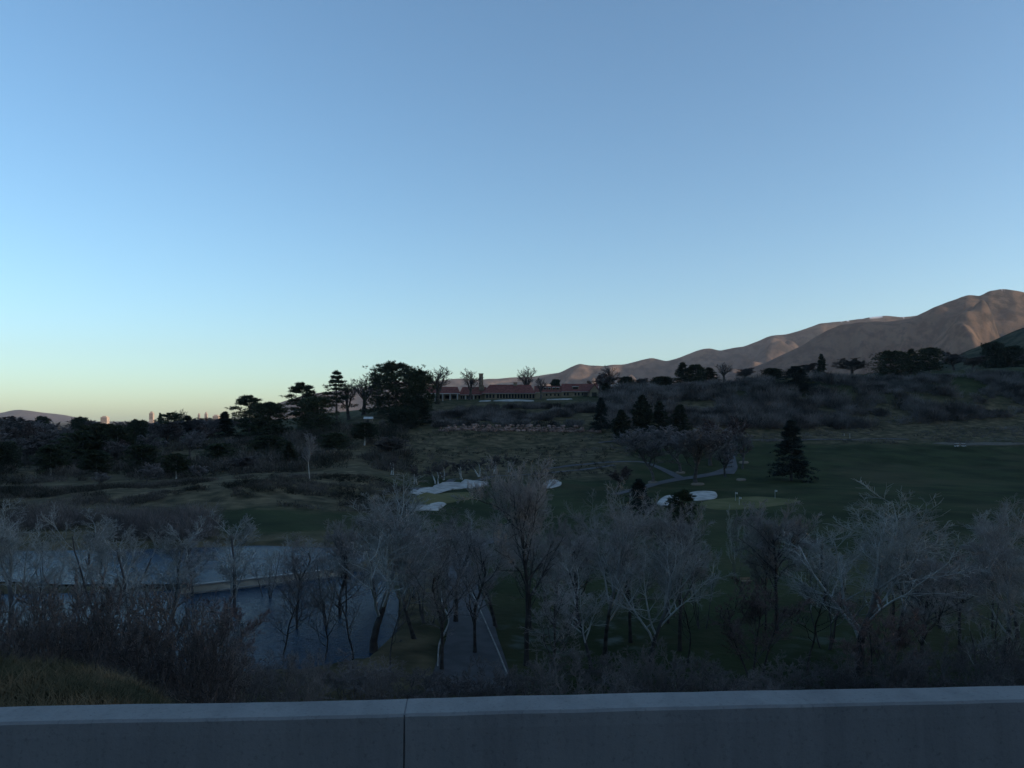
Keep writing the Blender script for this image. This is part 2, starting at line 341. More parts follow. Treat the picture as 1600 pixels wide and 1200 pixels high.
for P, zw in ((POND1, ZW1), (POND2, ZW2)):
    w = poly_mask(P, XG, YG, 3.5)
    ZG = ZG*(1-w)+np.minimum(ZG, zw-1.8)*w
LD = math.log(D1/D0)
def hgt(x, y):
    x = np.asarray(x, float); y = np.maximum(np.asarray(y, float), D0)
    r = np.clip(np.log(y/D0)/LD*(NR-1), 0, NR-1.001); c = np.clip((x/(y+APEX)+SMAX)/(2*SMAX)*(NC-1), 0, NC-1.001)
    i = r.astype(int); j = c.astype(int); fr = r-i; fc = c-j
    return (ZG[i, j]*(1-fc)+ZG[i, j+1]*fc)*(1-fr)+(ZG[i+1, j]*(1-fc)+ZG[i+1, j+1]*fc)*fr
_dm = np.linspace(60, 900, 3400)
def hit(px, py, dmin=60):
    """where the line of sight through a photo pixel first meets the ground"""
    d = _dm[_dm >= dmin]; x = (px-CX)/F*d
    g = hgt(x, d)+(py-HY)/F*d
    k = int(np.argmax(g >= 0)) if (g >= 0).any() else len(d)-1
    return x[k], d[k]
# zones: 0 mown grass, 1 dry rough or leaf litter
dry = np.full(XG.shape, 0.35)
def zone(mask, v):
    dry[mask] = v
zone(YG < 62, 0.85); zone((YG < 17) & (PXG < 420), 0.5)
zone((YG >= 62) & (YG < 152) & (PXG < 690), 0.85)
zone((YG >= 62) & (YG < 320) & (PXG >= 690), -0.05)
zone((YG >= 152) & (YG < 178) & (PXG < 690), 0.4); zone((YG >= 148) & (YG < 196) & (PXG > 340) & (PXG < 690), -0.3)
zone((YG >= 178) & (YG < 262) & (PXG < 640), 1.0); zone((YG >= 230) & (YG < 300) & (PXG >= 600) & (PXG < 700), 0.2)
zone((YG >= 262) & (YG < 470) & (PXG < 640), 0.9)
zone((YG >= 300) & (YG < 436) & (PXG >= 600) & (PXG < 980), 0.8); zone((YG >= 436) & (YG < 545) & (PXG >= 560) & (PXG < 1000), 0.7)
zone((YG >= 300) & (YG < 425) & (PXG >= 980), -0.1); zone((YG >= 425) & (YG < 580) & (PXG >= 1000), 0.85)
zone((YG >= 545) & (YG < 900) & (PXG >= 640), 0.0); zone((YG >= 470) & (YG < 520) & (PXG > 290) & (PXG < 380), -0.4)
zone(YG >= 900, 0.6)
dry = smooth1(smooth1(dry, 0, 2), 1, 2)
frost = np.exp(-((PXG-830)/60)**2-((YG-80)/9)**2)+np.exp(-((PXG-960)/60)**2-((YG-83)/7)**2)+0.6*np.exp(-((PXG-1290)/60)**2-((YG-82)/7)**2)
gm = mesh('ground', np.stack([XG, YG, ZG], -1).reshape(-1, 3), grid_faces(NR, NC), M['ground'], True)
for nm, arr in (('dry', dry), ('frost', frost)):
    a = gm.attributes.new(nm, 'FLOAT', 'POINT'); a.data.foreach_set('value', arr.ravel().astype(np.float32))
obj('ground', gm, kind='structure')
# the ground behind the camera, under the highway; its unseen hillside is added to darken the barrier face
def back_ground():
    xs = np.concatenate([-np.geomspace(17000, 30, 60), np.linspace(-25, 25, 11), np.geomspace(30, 17000, 60)])
    ys = np.concatenate([-np.geomspace(17000, 14, 70), np.linspace(-12, 2.52, 6)])
    X, Yy = np.meshgrid(xs, ys)
    Z = -2.06+np.interp(-Yy, [0, 16, 24, 60, 150, 400, 900, 2500, 17000], [0, 0, 2, 27, 85, 230, 380, 300, 0])*np.clip((9000-np.abs(X))/5000, 0, 1)-np.clip((np.abs(X)-200)/1500, 0, 1)*18
    Z += np.clip((-Yy-24)/60, 0, 1)*np.clip(-Yy/30, 0, 14)*fbm(X/120, Yy/120, 4, 40)
    me = mesh('ground', np.stack([X, Yy, Z], -1).reshape(-1, 3), grid_faces(len(ys), len(xs)), M['ground'], True)
    a = me.attributes.new('dry', 'FLOAT', 'POINT'); a.data.foreach_set('value', np.full(X.size, 0.6, np.float32))
    obj('ground', me, kind='structure')
back_ground()

# ------------------------------------------------------------------ mountains
def mountain(name, sky, dr, db, zb, amp, freq, matl, seed, p0, p1, n=420, m=110, snow=None, label=None, power=1.0, hollow=0.0):
    px = np.linspace(p0, p1, n); ys = np.interp(px, *zip(*sky))
    ys = ys+fbm(px/22, px*0, 4, seed+50)*1.6
    DR = np.interp(px, [p0, p1], dr) if isinstance(dr, tuple) else np.full(n, dr)
    t = np.concatenate([-np.linspace(1, 0.02, 26)**1.3*0.9, np.linspace(0, 1, m)])
    Pg, T = np.meshgrid(px, t)
    DRg = np.repeat(DR[None], len(t), 0); d = DRg-T*(DRg-db)
    zs = (HY-ys)[None]/F*DRg
    X = (Pg-CX)/F*d
    prof = np.where(T >= 0, (1-np.clip(T, 0, 1))**power, np.clip(1+T*1.05, 0, 1))
    h = (zs-zb)*prof
    wx = X+260/freq*fbm(X/700*freq, d/700*freq, 3, seed+3); wy = d+260/freq*fbm(X/700*freq, d/700*freq, 3, seed+9)
    ca, sa = math.cos(0.45), math.sin(0.45); p = (wx*ca-wy*sa)*freq; q = (wx*sa+wy*ca)*freq
    rid = lambda a_: 1-2*np.sqrt(a_*a_+0.012)
    n1 = rid(vnoise(p/640, q/1500, seed)*1.25); n2 = rid(vnoise(p/300+5, q/620, seed+1)*1.2); n3 = fbm(X/170*freq, d/170*freq, 4, seed+2)
    spur = n1*0.54+n2*0.36+n3*0.26
    env = np.where(T >= 0, np.clip(T*4.2, 0, 1)*(1-np.clip(T, 0, 1))**0.55, np.clip(-T*2, 0, 1)*0.4)
    z = zb+h*(1+0.5*amp*np.clip(np.abs(T)*5, 0, 1)*(spur-0.62))
    lim = (HY-ys)[None]/F*d-np.abs(T)*0.004*d
    z = np.minimum(z, np.where(zs > zb, np.maximum(lim, zb-40), zb))
    z = smooth1(smooth1(z, 0, 1), 1, 2)
    z[-1] = zb-60; z[0] = zb-60
    me = mesh(name, np.stack([X, d, z], -1).reshape(-1, 3), grid_faces(len(t), n), matl, True)
    sn = np.zeros(X.shape)
    if snow:
        for (sx, sw, sy, sh) in snow:
            py = HY-z/d*F
            q = np.exp(-((Pg-sx)/sw)**2-((py-sy)/sh)**2)+0.5*fbm(Pg/5, py/1.5, 3, 77)
            sn = np.maximum(sn, np.clip((q-0.55)*6, 0, 1)*(T >= 0))
    a = me.attributes.new('snow', 'FLOAT', 'POINT'); a.data.foreach_set('value', sn.ravel().astype(np.float32))
    return obj(name, me, kind='structure', label=label)
MT1 = mountain_material('mountain_far', (0.064, 0.060, 0.058), (0.125, 0.102, 0.084), (0.034, 0.036, 0.038), 0.0022)
MT2 = mountain_material('mountain_near', (0.05, 0.046, 0.043), (0.10, 0.082, 0.065), (0.024, 0.026, 0.028), 0.003)
MT3 = mountain_material('hill_green', (0.05, 0.052, 0.036), (0.085, 0.078, 0.05), (0.03, 0.034, 0.024), 0.01)
mountain('mountain', [(-700, 648), (-250, 640), (-60, 646), (0, 645), (25, 639.5), (60, 643.5), (90, 646.5), (115, 652), (170, 661), (260, 668)], 15500, 12500, -60, 0.5, 0.3, MT1, 5, -700, 260, 200, 50)
mountain('mountain', [(400, 640), (480, 615), (560, 604), (600, 597), (660, 594), (720, 591), (770, 590.5), (830, 585), (905, 577), (970, 574), (1100, 572), (1300, 560), (1500, 560)], (11500, 11000), 8200, -45, 1.8, 0.7, MT1, 21, 400, 1500, 460, 90)
mountain('mountain', [(780, 602), (840, 590), (876, 580), (891, 572), (906, 566.5), (918, 569), (945, 570), (962, 567), (985, 565), (1018, 556), (1040, 561), (1055, 558), (1090, 546), (1110, 542), (1126, 546), (1160, 540), (1200, 525), (1240, 517), (1280, 503), (1310, 499.5), (1340, 495), (1365, 491.5), (1400, 488), (1422, 490), (1470, 490), (1560, 480), (1750, 470)], (8200, 7400), 5400, -45, 2.0, 1.0, MT1, 33, 780, 1750, 520, 120,
         snow=[(1316, 12, 500, 3.0), (1368, 14, 494, 3.5), (1410, 10, 492, 4.5), (1345, 7, 497, 2.0), (760, 12, 600, 1.5)])
mountain('mountain', [(1120, 592), (1170, 575), (1200, 563), (1245, 541), (1290, 515), (1312, 506), (1345, 503), (1380, 501.5), (1424, 497), (1450, 485), (1475, 473), (1500, 462), (1512, 459), (1530, 460), (1545, 449), (1565, 444.5), (1600, 451), (1660, 470), (1760, 482), (1900, 495), (2100, 520)], (5600, 4900), 3000, -45, 2.2, 0.9, MT2, 52, 1120, 2100, 560, 140,
         snow=[(1563, 8, 450, 2.6)])
mountain('hill', [(1360, 600), (1440, 572), (1500, 551), (1537, 536), (1570, 522), (1600, 510), (1680, 487), (1780, 478), (1950, 490), (2200, 520)], (1700, 1500), 900, 20, 0.30, 4.0, MT3, 61, 1360, 2200, 260, 60)
# the range to the right and behind the camera, whose morning shadow lies over the valley
def east_range():
    y = np.linspace(-5200, 1900, 160); t = np.linspace(-1, 1, 90)
    Yg, T = np.meshgrid(y, t)
    crest = 720+170*fbm(y/900, y*0, 4, 70); crest *= np.clip((1900-y)/900, 0, 1)**0.7*np.clip((y+5200)/900, 0, 1)**0.7
    cx = 2700+0.1*y+160*fbm(y/1300, y*0+3, 3, 71)
    X = cx[None]+T*1150
    Z = -45+(crest[None]+45)*(1-np.abs(T))**1.15+(1-np.abs(T))*np.abs(T)*280*(fbm(Yg/420+T, T*2, 4, 72))
    me = mesh('mountain', np.stack([X, Yg, Z], -1).reshape(-1, 3), grid_faces(90, 160), MT2, True)
    obj('mountain', me, kind='structure')
east_range()
# and an unseen range added to the north, beyond the right edge, that keeps the feet of the mountains in shade
def north_east_range():
    u = np.linspace(0, 1, 200); t = np.linspace(-1, 1, 90)
    U, T = np.meshgrid(u, t)
    crest = np.interp(u, [0, 0.12, 0.4, 0.8, 1], [50, 560, 680, 780, 350])+70*fbm(u*7, u*0, 4, 80)
    cx, cy = 3500+3300*u, 300+4900*u                      # crest line runs away from the valley to the right
    X = cx[None]+T*1250*0.83; Yg = cy[None]-T*1250*0.56
    Z = -45+(crest[None]+45)*(1-np.abs(T))**1.15+(1-np.abs(T))*np.abs(T)*300*(fbm(U*14+T, T*2, 4, 82))
    obj('mountain', mesh('mountain', np.stack([X, Yg, Z], -1).reshape(-1, 3), grid_faces(90, 200), MT2, True), kind='structure')
north_east_range()

# ------------------------------------------------------------------ water, paths, bunkers and greens
def flat_poly(name, poly, z, matl, **k):
    return obj(name, mesh(name, [(x, y, z) for x, y in poly], [tuple(range(len(poly)))], matl), **k)
def grow_poly(P, s):
    P = np.array(P); c = P.mean(0); return (c+(P-c)*s).tolist()
flat_poly('water', grow_poly(POND1[::-1], 1.03), ZW1, M['water'], kind='structure', label='upper pond beyond the low dam')
flat_poly('water', grow_poly(POND2[::-1], 1.04), ZW2, M['water'], kind='structure', label='lower pond below the low dam')
def catmull(P, closed, n=6):
    P = np.asarray(P, float); out = []; N = len(P)
    rng = range(N) if closed else range(N-1)
    for i in rng:
        g = (lambda k: P[k % N]) if closed else (lambda k: P[min(max(k, 0), N-1)])
        a, b, c, d = g(i-1), g(i), g(i+1), g(i+2)
        for t in np.arange(n)/n:
            out.append(0.5*((2*b)+(c-a)*t+(2*a-5*b+4*c-d)*t*t+(3*b-a-3*c+d)*t**3))
    if not closed: out.append(P[-1])
    return np.array(out)
def patch(name, pix, matl, off=0.10, dmin=60, label=None, cat=None, kind='structure', group=None, rag=0.0, world=False):
    P = catmull(pix if world else [hit(x, y, dmin) for x, y in pix], True, 6)
    if rag: P = P+rag*np.stack([vnoise(np.arange(len(P))*0.7, 0*P[:, 0], 3), vnoise(np.arange(len(P))*0.7, 0*P[:, 0], 4)], -1)
    c = P.mean(0); R = [0.001, 0.2, 0.4, 0.6, 0.8, 0.94, 1.0]; n = len(P); V = []
    for r in R:
        q = c+(P-c)*r; V.append(np.column_stack([q, hgt(q[:, 0], q[:, 1])+(off if r < 0.99 else -0.15)]))
    V = np.concatenate(V); Fc = []
    for k in range(len(R)-1):
        for i in range(n):
            j = (i+1) % n; Fc.append((k*n+i, (k+1)*n+i, (k+1)*n+j, k*n+j))
    return obj(name, mesh(name, V, np.array(Fc), matl, True), kind=kind, label=label, cat=cat, group=group)
def ribbon(P, width, off, cross=4, thick=0.0):
    P = catmull(P, False, 10); T = np.gradient(P, axis=0); T /= np.linalg.norm(T, axis=1)[:, None]+1e-9
    Nn = np.stack([T[:, 1], -T[:, 0]], -1); w = np.asarray(width, float)
    if w.ndim: w = np.interp(np.linspace(0, 1, len(P)), np.linspace(0, 1, len(w)), w)[:, None]
    rows = []
    for s in np.linspace(-0.5, 0.5, cross+1):
        q = P+Nn*(s*w); rows.append(np.column_stack([q, hgt(q[:, 0], q[:, 1])+off]))
    V = np.stack(rows, 1); n = len(P)
    return V.reshape(-1, 3), grid_faces(n, cross+1)
def path(name, pix, width, matl, off=0.12, dmin=60, **k):
    v, f = ribbon([hit(x, y, dmin) for x, y in pix], width, off)
    return obj(name, mesh(name, v, f, matl, True), kind='structure', **k)
# sand
patch('sand_bunker', [(640, 770), (665, 762), (678, 768), (681, 757), (716, 753), (722, 758), (735, 753), (758, 752), (764, 756), (740, 763), (700, 766), (665, 770)], M['sand'], label='long ragged white sand bunker on the slope behind the bare trees', off=0.25, rag=0.9)
patch('sand_bunker', [(616, 798), (640, 790), (668, 789), (696, 786), (690, 796), (660, 798)], M['sand'], label='half hidden sand bunker below the long ragged one', off=0.25, rag=0.9)
patch('sand_bunker', [(848, 757), (856, 751), (872, 751), (878, 755), (870, 761), (852, 763)], M['sand'], label='small sand bunker just right of the round grey tree', off=0.25)
patch('sand_bunker', [(1026, 787), (1036, 777), (1052, 774), (1062, 780), (1058, 789), (1040, 791)], M['sand'], label='white sand bunker behind the small dark pine tip', off=0.2)
patch('sand_bunker', [(1068, 776), (1082, 769), (1112, 768), (1121, 772), (1118, 779), (1098, 782), (1078, 782)], M['sand'], label='oval white sand bunker at the left end of the putting green', off=0.2)
def lobe(px, d, wpx, dd, seed):
    a_ = np.arange(14)/14*2*math.pi; r = 1+0.16*vnoise(np.arange(14)*0.8, np.zeros(14), seed)
    return [((px-CX)/F*d+math.cos(q)*wpx/F*d*k, d+math.sin(q)*dd*k) for q, k in zip(a_, r)]
patch('sand_bunker', lobe(758, 541, 10, 4.5, 3), M['sand'], label='short sand bunker below the tall clubhouse chimney', off=0.35, world=True)
patch('sand_bunker', lobe(804, 541, 31, 5.5, 5), M['sand'], label='long thin sand bunker along the front of the clubhouse', off=0.35, world=True)
patch('sand_bunker', lobe(873, 544, 21, 4.0, 7), M['sand'], label='thin sand bunker in front of the clubhouse dormers', off=0.35, world=True)
patch('sand_bunker', [(298, 676), (312, 673), (334, 672), (336, 674.5), (316, 676.5)], M['sand'], label='upper sand strip on the small green at left', off=0.3, dmin=430)
patch('putting_green', [(300, 686), (306, 679), (335, 677), (352, 680), (372, 682), (360, 688), (325, 690)], M['green'], label='small mown green on the left hillside', dmin=430, off=0.15)
patch('putting_green', [(1090, 788), (1110, 781), (1150, 777), (1190, 776), (1230, 779), (1252, 783), (1225, 789), (1180, 795), (1130, 797), (1100, 794)], M['green'], label='tan green putting green with flagsticks', off=0.1)
patch('putting_green', [(640, 786), (650, 776), (690, 771), (730, 769), (745, 775), (715, 784), (670, 788)], M['green'], label='pale green between the two hidden sand bunkers', off=0.12)
patch('sand_bunker', [(1455, 694), (1475, 691.5), (1540, 691), (1600, 692), (1640, 693), (1590, 695.5), (1500, 696)], M['dull_sand'], label='long tan sand strip at the far edge of the right fairway', off=0.2, dmin=330)
# paths
path('path', [(960, 773), (990, 766), (1030, 755), (1060, 749), (1090, 745), (1120, 740), (1140, 733)], [3.2, 4, 5, 6, 6, 6, 6], M['cart_path'], label='asphalt drive curving up to the parking fork')
path('path', [(1065, 748), (1045, 738), (1025, 729), (1000, 722), (960, 722), (900, 727), (850, 733)], [4, 4, 3.4, 2.6, 2.4, 2.4, 2.4], M['cart_path'], off=0.16, label='cart path branching left past the pruned trees')
path('path', [(1138, 741), (1144, 731), (1143, 718), (1140, 705), (1135, 692), (1128, 684)], [4.5, 4.5, 4, 3.4, 3, 3], M['cart_path'], off=0.20, label='straight drive climbing away behind the big pruned tree')
path('path', [(640, 765), (700, 755), (760, 747), (800, 743), (870, 738), (960, 727)], 2.4, M['cart_path'], off=0.14, label='thin path along the foot of the hill')
path('path', [(935, 692), (980, 688), (1060, 688), (1180, 688), (1300, 687), (1420, 687)], 2.2, M['cart_path'], off=0.2, dmin=330, label='far cart path along the top of the fairway')
# the drive below the embankment with pale kerbs
DRIVE = [(735, 1085), (737, 1040), (738, 1000), (733, 960), (722, 920), (716, 890), (722, 868), (745, 852), (780, 842)]
DP = [hit(x, y, 58) for x, y in DRIVE]
v, f = ribbon(DP, [7.2, 6.6, 5.4, 5.0, 4.6, 4.0, 4.0, 4.0, 4.0], 0.12)
obj('road', mesh('road', v, f, M['asphalt'], True), kind='structure', label='asphalt drive below the embankment between bare trees')
def kerb_line(pix, label):
    v1, f1 = ribbon([hit(x, y, 58) for x, y in pix], 0.13, 0.2, 1)
    n = len(v1); v2 = np.concatenate([v1, v1-np.array([0, 0, 0.5])])
    m_ = n//2; side = []
    for i in range(m_-1):
        a = 2*i; side += [(a, a+2, a+2+n, a+n), (a+1, a+1+n, a+3+n, a+3)]
    f2 = np.concatenate([f1, np.array(side)])
    obj('kerb', mesh('kerb', v2, f2, M['kerb']), kind='structure', label=label)
kerb_line([(793, 1056), (780, 1025), (765, 990), (752, 960), (738, 930), (722, 895)], 'straight pale kerb along the right of the drive')
kerb_line([(684, 1045), (686, 1010), (694, 992), (701, 975), (699, 962), (691, 945), (690, 915)], 'wavy pale kerb along the left of the drive')
# mulch rings under the pruned trees
for (px, py, w, lab) in [(1090, 757, 11, 'big pruned tree'), (1063, 739, 8, 'second pruned tree'), (1020, 754, 8, 'pruned tree left of the fork'), (1158, 750, 8, 'pruned tree right of the fork'), (1162, 723, 8, 'small tree right of the drive')]:
    patch('mulch_ring', [(px-w, py), (px-w*0.6, py-1.8), (px+w*0.6, py-1.8), (px+w, py), (px+w*0.6, py+1.6), (px-w*0.6, py+1.6)], M['mulch'], off=0.26, label='pale mulch ring under the '+lab)

# ------------------------------------------------------------------ highway and concrete barrier beside the camera
def barrier():
    ang = math.atan2(0.229, 3.72); ca, sa = math.cos(ang), math.sin(ang)
    root = obj('concrete_barrier', None, loc=(0, 2.80, -1.93), label='long concrete highway barrier across the bottom of the picture', cat='barrier')
    root.rotation_euler = (0, 0, ang)
    # section: y away from the road, z up; far face of the top lies at y = 0
    sec = [(0.0, 0.0), (0.0, 0.90), (-0.012, 0.93), (-0.150, 0.93), (-0.160, 0.922), (-0.166, 0.88), (-0.20, 0.52), (-0.235, 0.30), (-0.36, 0.10), (-0.36, 0.0)]
    def panel(x0, x1):
        xs = np.linspace(x0+0.0025, x1-0.0025, 160); V = []; k = len(sec)
        for i, x in enumerate(xs):
            for (y, z) in sec:
                w = 0.0025*float(vnoise(x*1.3, z*3+y, 8))+(0.0009*float(vnoise(x*9, z*9, 12)) if z > 0.9 else 0); V.append((x, y+w, z+w*(1 if z > 0.9 else 0)))
        Fc = [(i*k+j, (i+1)*k+j, (i+1)*k+(j+1) % k, i*k+(j+1) % k) for i in range(len(xs)-1) for j in range(k)]
        Fc += [tuple(range(k))[::-1], tuple((len(xs)-1)*k+j for j in range(k))]
        me = mesh('panel', V, Fc, M['concrete'], False)
        return me
    edges = [-42.5, -36.5, -30.5, -24.5, -18.5, -12.5, -6.5, -0.375, 5.5, 11.5, 17.5, 23.5, 29.5, 35.5, 41.5]
    for a, b in zip(edges[:-1], edges[1:]):
        obj('panel', panel(a, b), root)
    jm = mesh('joint', *box(-0.0024, 0.0024, -0.158, -0.012, 0.02, 0.9285), M['joint'])
    for e in edges[1:-1]:
        obj('joint', jm, root, (e, 0, 0))
barrier()
v, f = box(-60, 60, -14, 2.47, -2.0, -1.95)
obj('road', mesh('road', v, f, M['asphalt']), kind='structure', label='highway shoulder behind the concrete barrier')

# ------------------------------------------------------------------ the low dam between the ponds
def dam():
    P = [((284-CX)/F*101, 101), ((430-CX)/F*107.5, 107.5), ((548-CX)/F*114, 114)]
    root = obj('pond_dam', None, loc=(P[0][0], P[0][1], ZW2-1), label='low pale concrete dam between the two ponds', cat='dam')
    P = catmull(P, False, 8); T = np.gradient(P, axis=0); T /= np.linalg.norm(T, axis=1)[:, None]; Nn = np.stack([-T[:, 1], T[:, 0]], -1)
    def strip(y0, y1, z0, z1):
        V = []; k = 4
        for p, n in zip(P, Nn):
            for (yy, zz) in ((y0, z0), (y1, z0), (y1, z1), (y0, z1)):
                q = p+n*yy; V.append((q[0]-root.location.x, q[1]-root.location.y, zz-root.location.z))
        Fc = [(i*k+j, i*k+(j+1) % k, (i+1)*k+(j+1) % k, (i+1)*k+j) for i in range(len(P)-1) for j in range(k)]+[(0, 1, 2, 3), tuple((len(P)-1)*k+j for j in (3, 2, 1, 0))]
        return V, Fc
    obj('wall', mesh('wall', *strip(0.0, 1.5, ZW2-1.2, ZW1+0.25), M['dam']), root)
    obj('cap', mesh('cap', *strip(-0.12, 0.55, ZW1+0.253, ZW1+0.42), M['sand']), root)
    obj('ledge', mesh('ledge', *strip(-0.55, -0.004, ZW2-1.1, ZW2+0.18), M['kerb']), root)
dam()

# ------------------------------------------------------------------ vegetation meshes
def tubes(P, R, sides):
    """P (N,S,3) polylines, R (N,S) radii -> quads"""
    N, S, _ = P.shape
    D = P[:, -1]-P[:, 0]; D /= np.linalg.norm(D, axis=1)[:, None]+1e-9
    ref = np.where(np.abs(D[:, 2:3]) > 0.8, np.array([[1., 0, 0]]), np.array([[0., 0, 1]]))
    U = np.cross(D, ref); U /= np.linalg.norm(U, axis=1)[:, None]+1e-9; Vv = np.cross(D, U)
    a = np.arange(sides)*2*math.pi/sides
    ring = U[:, None, :]*np.cos(a)[None, :, None]+Vv[:, None, :]*np.sin(a)[None, :, None]      # N,k,3
    V = P[:, :, None, :]+R[:, :, None, None]*ring[:, None, :, :]
    base = (np.arange(N)*S*sides)[:, None, None]+(np.arange(S-1)*sides)[None, :, None]+np.arange(sides)[None, None, :]
    nx = (np.arange(N)*S*sides)[:, None, None]+(np.arange(S-1)*sides)[None, :, None]+((np.arange(sides)+1) % sides)[None, None, :]
    Fq = np.stack([base, nx, nx+sides, base+sides], -1).reshape(-1, 4)
    return V.reshape(-1, 3), Fq
def cat(parts):
    V = []; Fc = []; n = 0
    for v, f in parts:
        V.append(v); Fc.append(f+n); n += len(v)
    return np.concatenate(V), np.concatenate(Fc)
def sprout(rng, P, R, k, t0, t1, ang, length, S, up, wander, taper=0.25, rs=0.55, rmin=0.006, lenfall=0.5):
    """k children per parent polyline"""
    N, SP, _ = P.shape
    t = t0+(t1-t0)*(np.arange(k)[None, :]+rng.random((N, k)))/k
    f = t*(SP-1); i = np.minimum(f.astype(int), SP-2); fr = (f-i)[..., None]
    idx = np.arange(N)[:, None]
    B = P[idx, i]*(1-fr)+P[idx, i+1]*fr; Tn = P[idx, i+1]-P[idx, i]; Tn /= np.linalg.norm(Tn, axis=2)[..., None]+1e-9
    r0 = R[idx, i]*(1-fr[..., 0])+R[idx, i+1]*fr[..., 0]
    rnd = rng.normal(size=(N, k, 3)); perp = rnd-(rnd*Tn).sum(2)[..., None]*Tn; perp /= np.linalg.norm(perp, axis=2)[..., None]+1e-9
    a = np.radians(ang[0]+(ang[1]-ang[0])*rng.random((N, k)))[..., None]
    D = Tn*np.cos(a)+perp*np.sin(a); plen = np.linalg.norm(P[:, 1:]-P[:, :-1], axis=2).sum(1)[:, None]
    Ln = plen*(length[0]+(length[1]-length[0])*rng.random((N, k)))*(1-lenfall*t)
    B = B.reshape(-1, 3); D = D.reshape(-1, 3); Ln = Ln.reshape(-1); r0 = r0.reshape(-1)
    Q = [B]; cur = D
    for s in range(S-1):
        cur = cur+np.array([0, 0, up])+rng.normal(size=cur.shape)*wander
        cur = cur/(np.linalg.norm(cur, axis=1)[:, None]+1e-9)
        Q.append(Q[-1]+cur*(Ln/(S-1))[:, None])
    Q = np.stack(Q, 1)
    rr = np.maximum(r0*rs, rmin)[:, None]*np.linspace(1, taper, S)[None]
    return Q, np.maximum(rr, rmin*0.55)
def bare_tree(seed, H=16.0, trunk=0.62, r=0.22, nl=11, t0=0.3, ang=(25, 50), llen=(0.55, 0.85), up=0.10, k2=9, k3=8, k4=11, lean=0.0, wander=0.12, stems=1, tw=0.0105, up2=0.12, l2=(0.38, 0.6), l3=(0.4, 0.62), l4=(0.45, 0.75)):
    rng = np.random.default_rng(seed); S = 9
    P = []
    for s in range(stems):
        a = rng.random()*6.28; out = 0.0 if stems == 1 else rng.uniform(0.15, 0.42)
        cur = np.array([lean+out*math.cos(a), out*math.sin(a), 1.0]); p = np.array([0.12*stems*math.cos(a)*(stems > 1), 0.12*stems*math.sin(a)*(stems > 1), -0.3]); q = [p]
        hh = trunk*H*(1 if stems == 1 else rng.uniform(0.75, 1.1))
        for i in range(S-1):
            cur = cur+rng.normal(size=3)*np.array([wander, wander, 0])*0.8+np.array([0, 0, 0.16]); cur /= np.linalg.norm(cur); p = p+cur*hh/(S-1); q.append(p)
        P.append(q)
    P = np.array(P); R = np.repeat((r/stems**0.45*np.linspace(1, 0.34, S)**0.8)[None], stems, 0); R[:, 0] *= 1.35
    L1, R1 = sprout(rng, P, R, max(2, nl//stems), t0, 1.0, ang, llen, 8, up, wander, 0.2, 0.6, 0.02, 0.35)
    L2, R2 = sprout(rng, L1, R1, k2, 0.2, 1.0, (28, 58), l2, 5, up2, wander*1.2, 0.3, 0.6, max(0.015, tw*1.5), 0.45)
    L3, R3 = sprout(rng, L2, R2, k3, 0.15, 1.0, (25, 58), l3, 3, up2, wander*1.3, 0.4, 0.6, tw*1.25, 0.4)
    L4, R4 = sprout(rng, L3, R3, k4, 0.1, 1.0, (22, 58), l4, 2, up2, wander*1.4, 0.55, 0.7, tw, 0.35)
    return (tubes(P, R, 8), cat([tubes(L1, R1, 5), tubes(L2, R2, 4)]), cat([tubes(L3, R3, 3), tubes(L4, R4, 3)]))
def tufts(rng, C, D, n, size, width, spread):
    """n narrow triangles springing from each centre C along D"""
    N = len(C); d = D[:, None, :]+rng.normal(size=(N, n, 3))*spread; d /= np.linalg.norm(d, axis=2)[..., None]+1e-9
    L = size*(0.6+0.8*rng.random((N, n, 1)))
    side = np.cross(d, rng.normal(size=(N, n, 3))); side /= np.linalg.norm(side, axis=2)[..., None]+1e-9
    b = C[:, None, :]+rng.normal(size=(N, n, 3))*size*0.25
    w = width*(0.6+0.8*rng.random((N, n, 1)))
    V = np.stack([b-side*w*0.5, b+side*w*0.5, b+d*L], 2).reshape(-1, 3)
    return V, np.arange(len(V)).reshape(-1, 3)
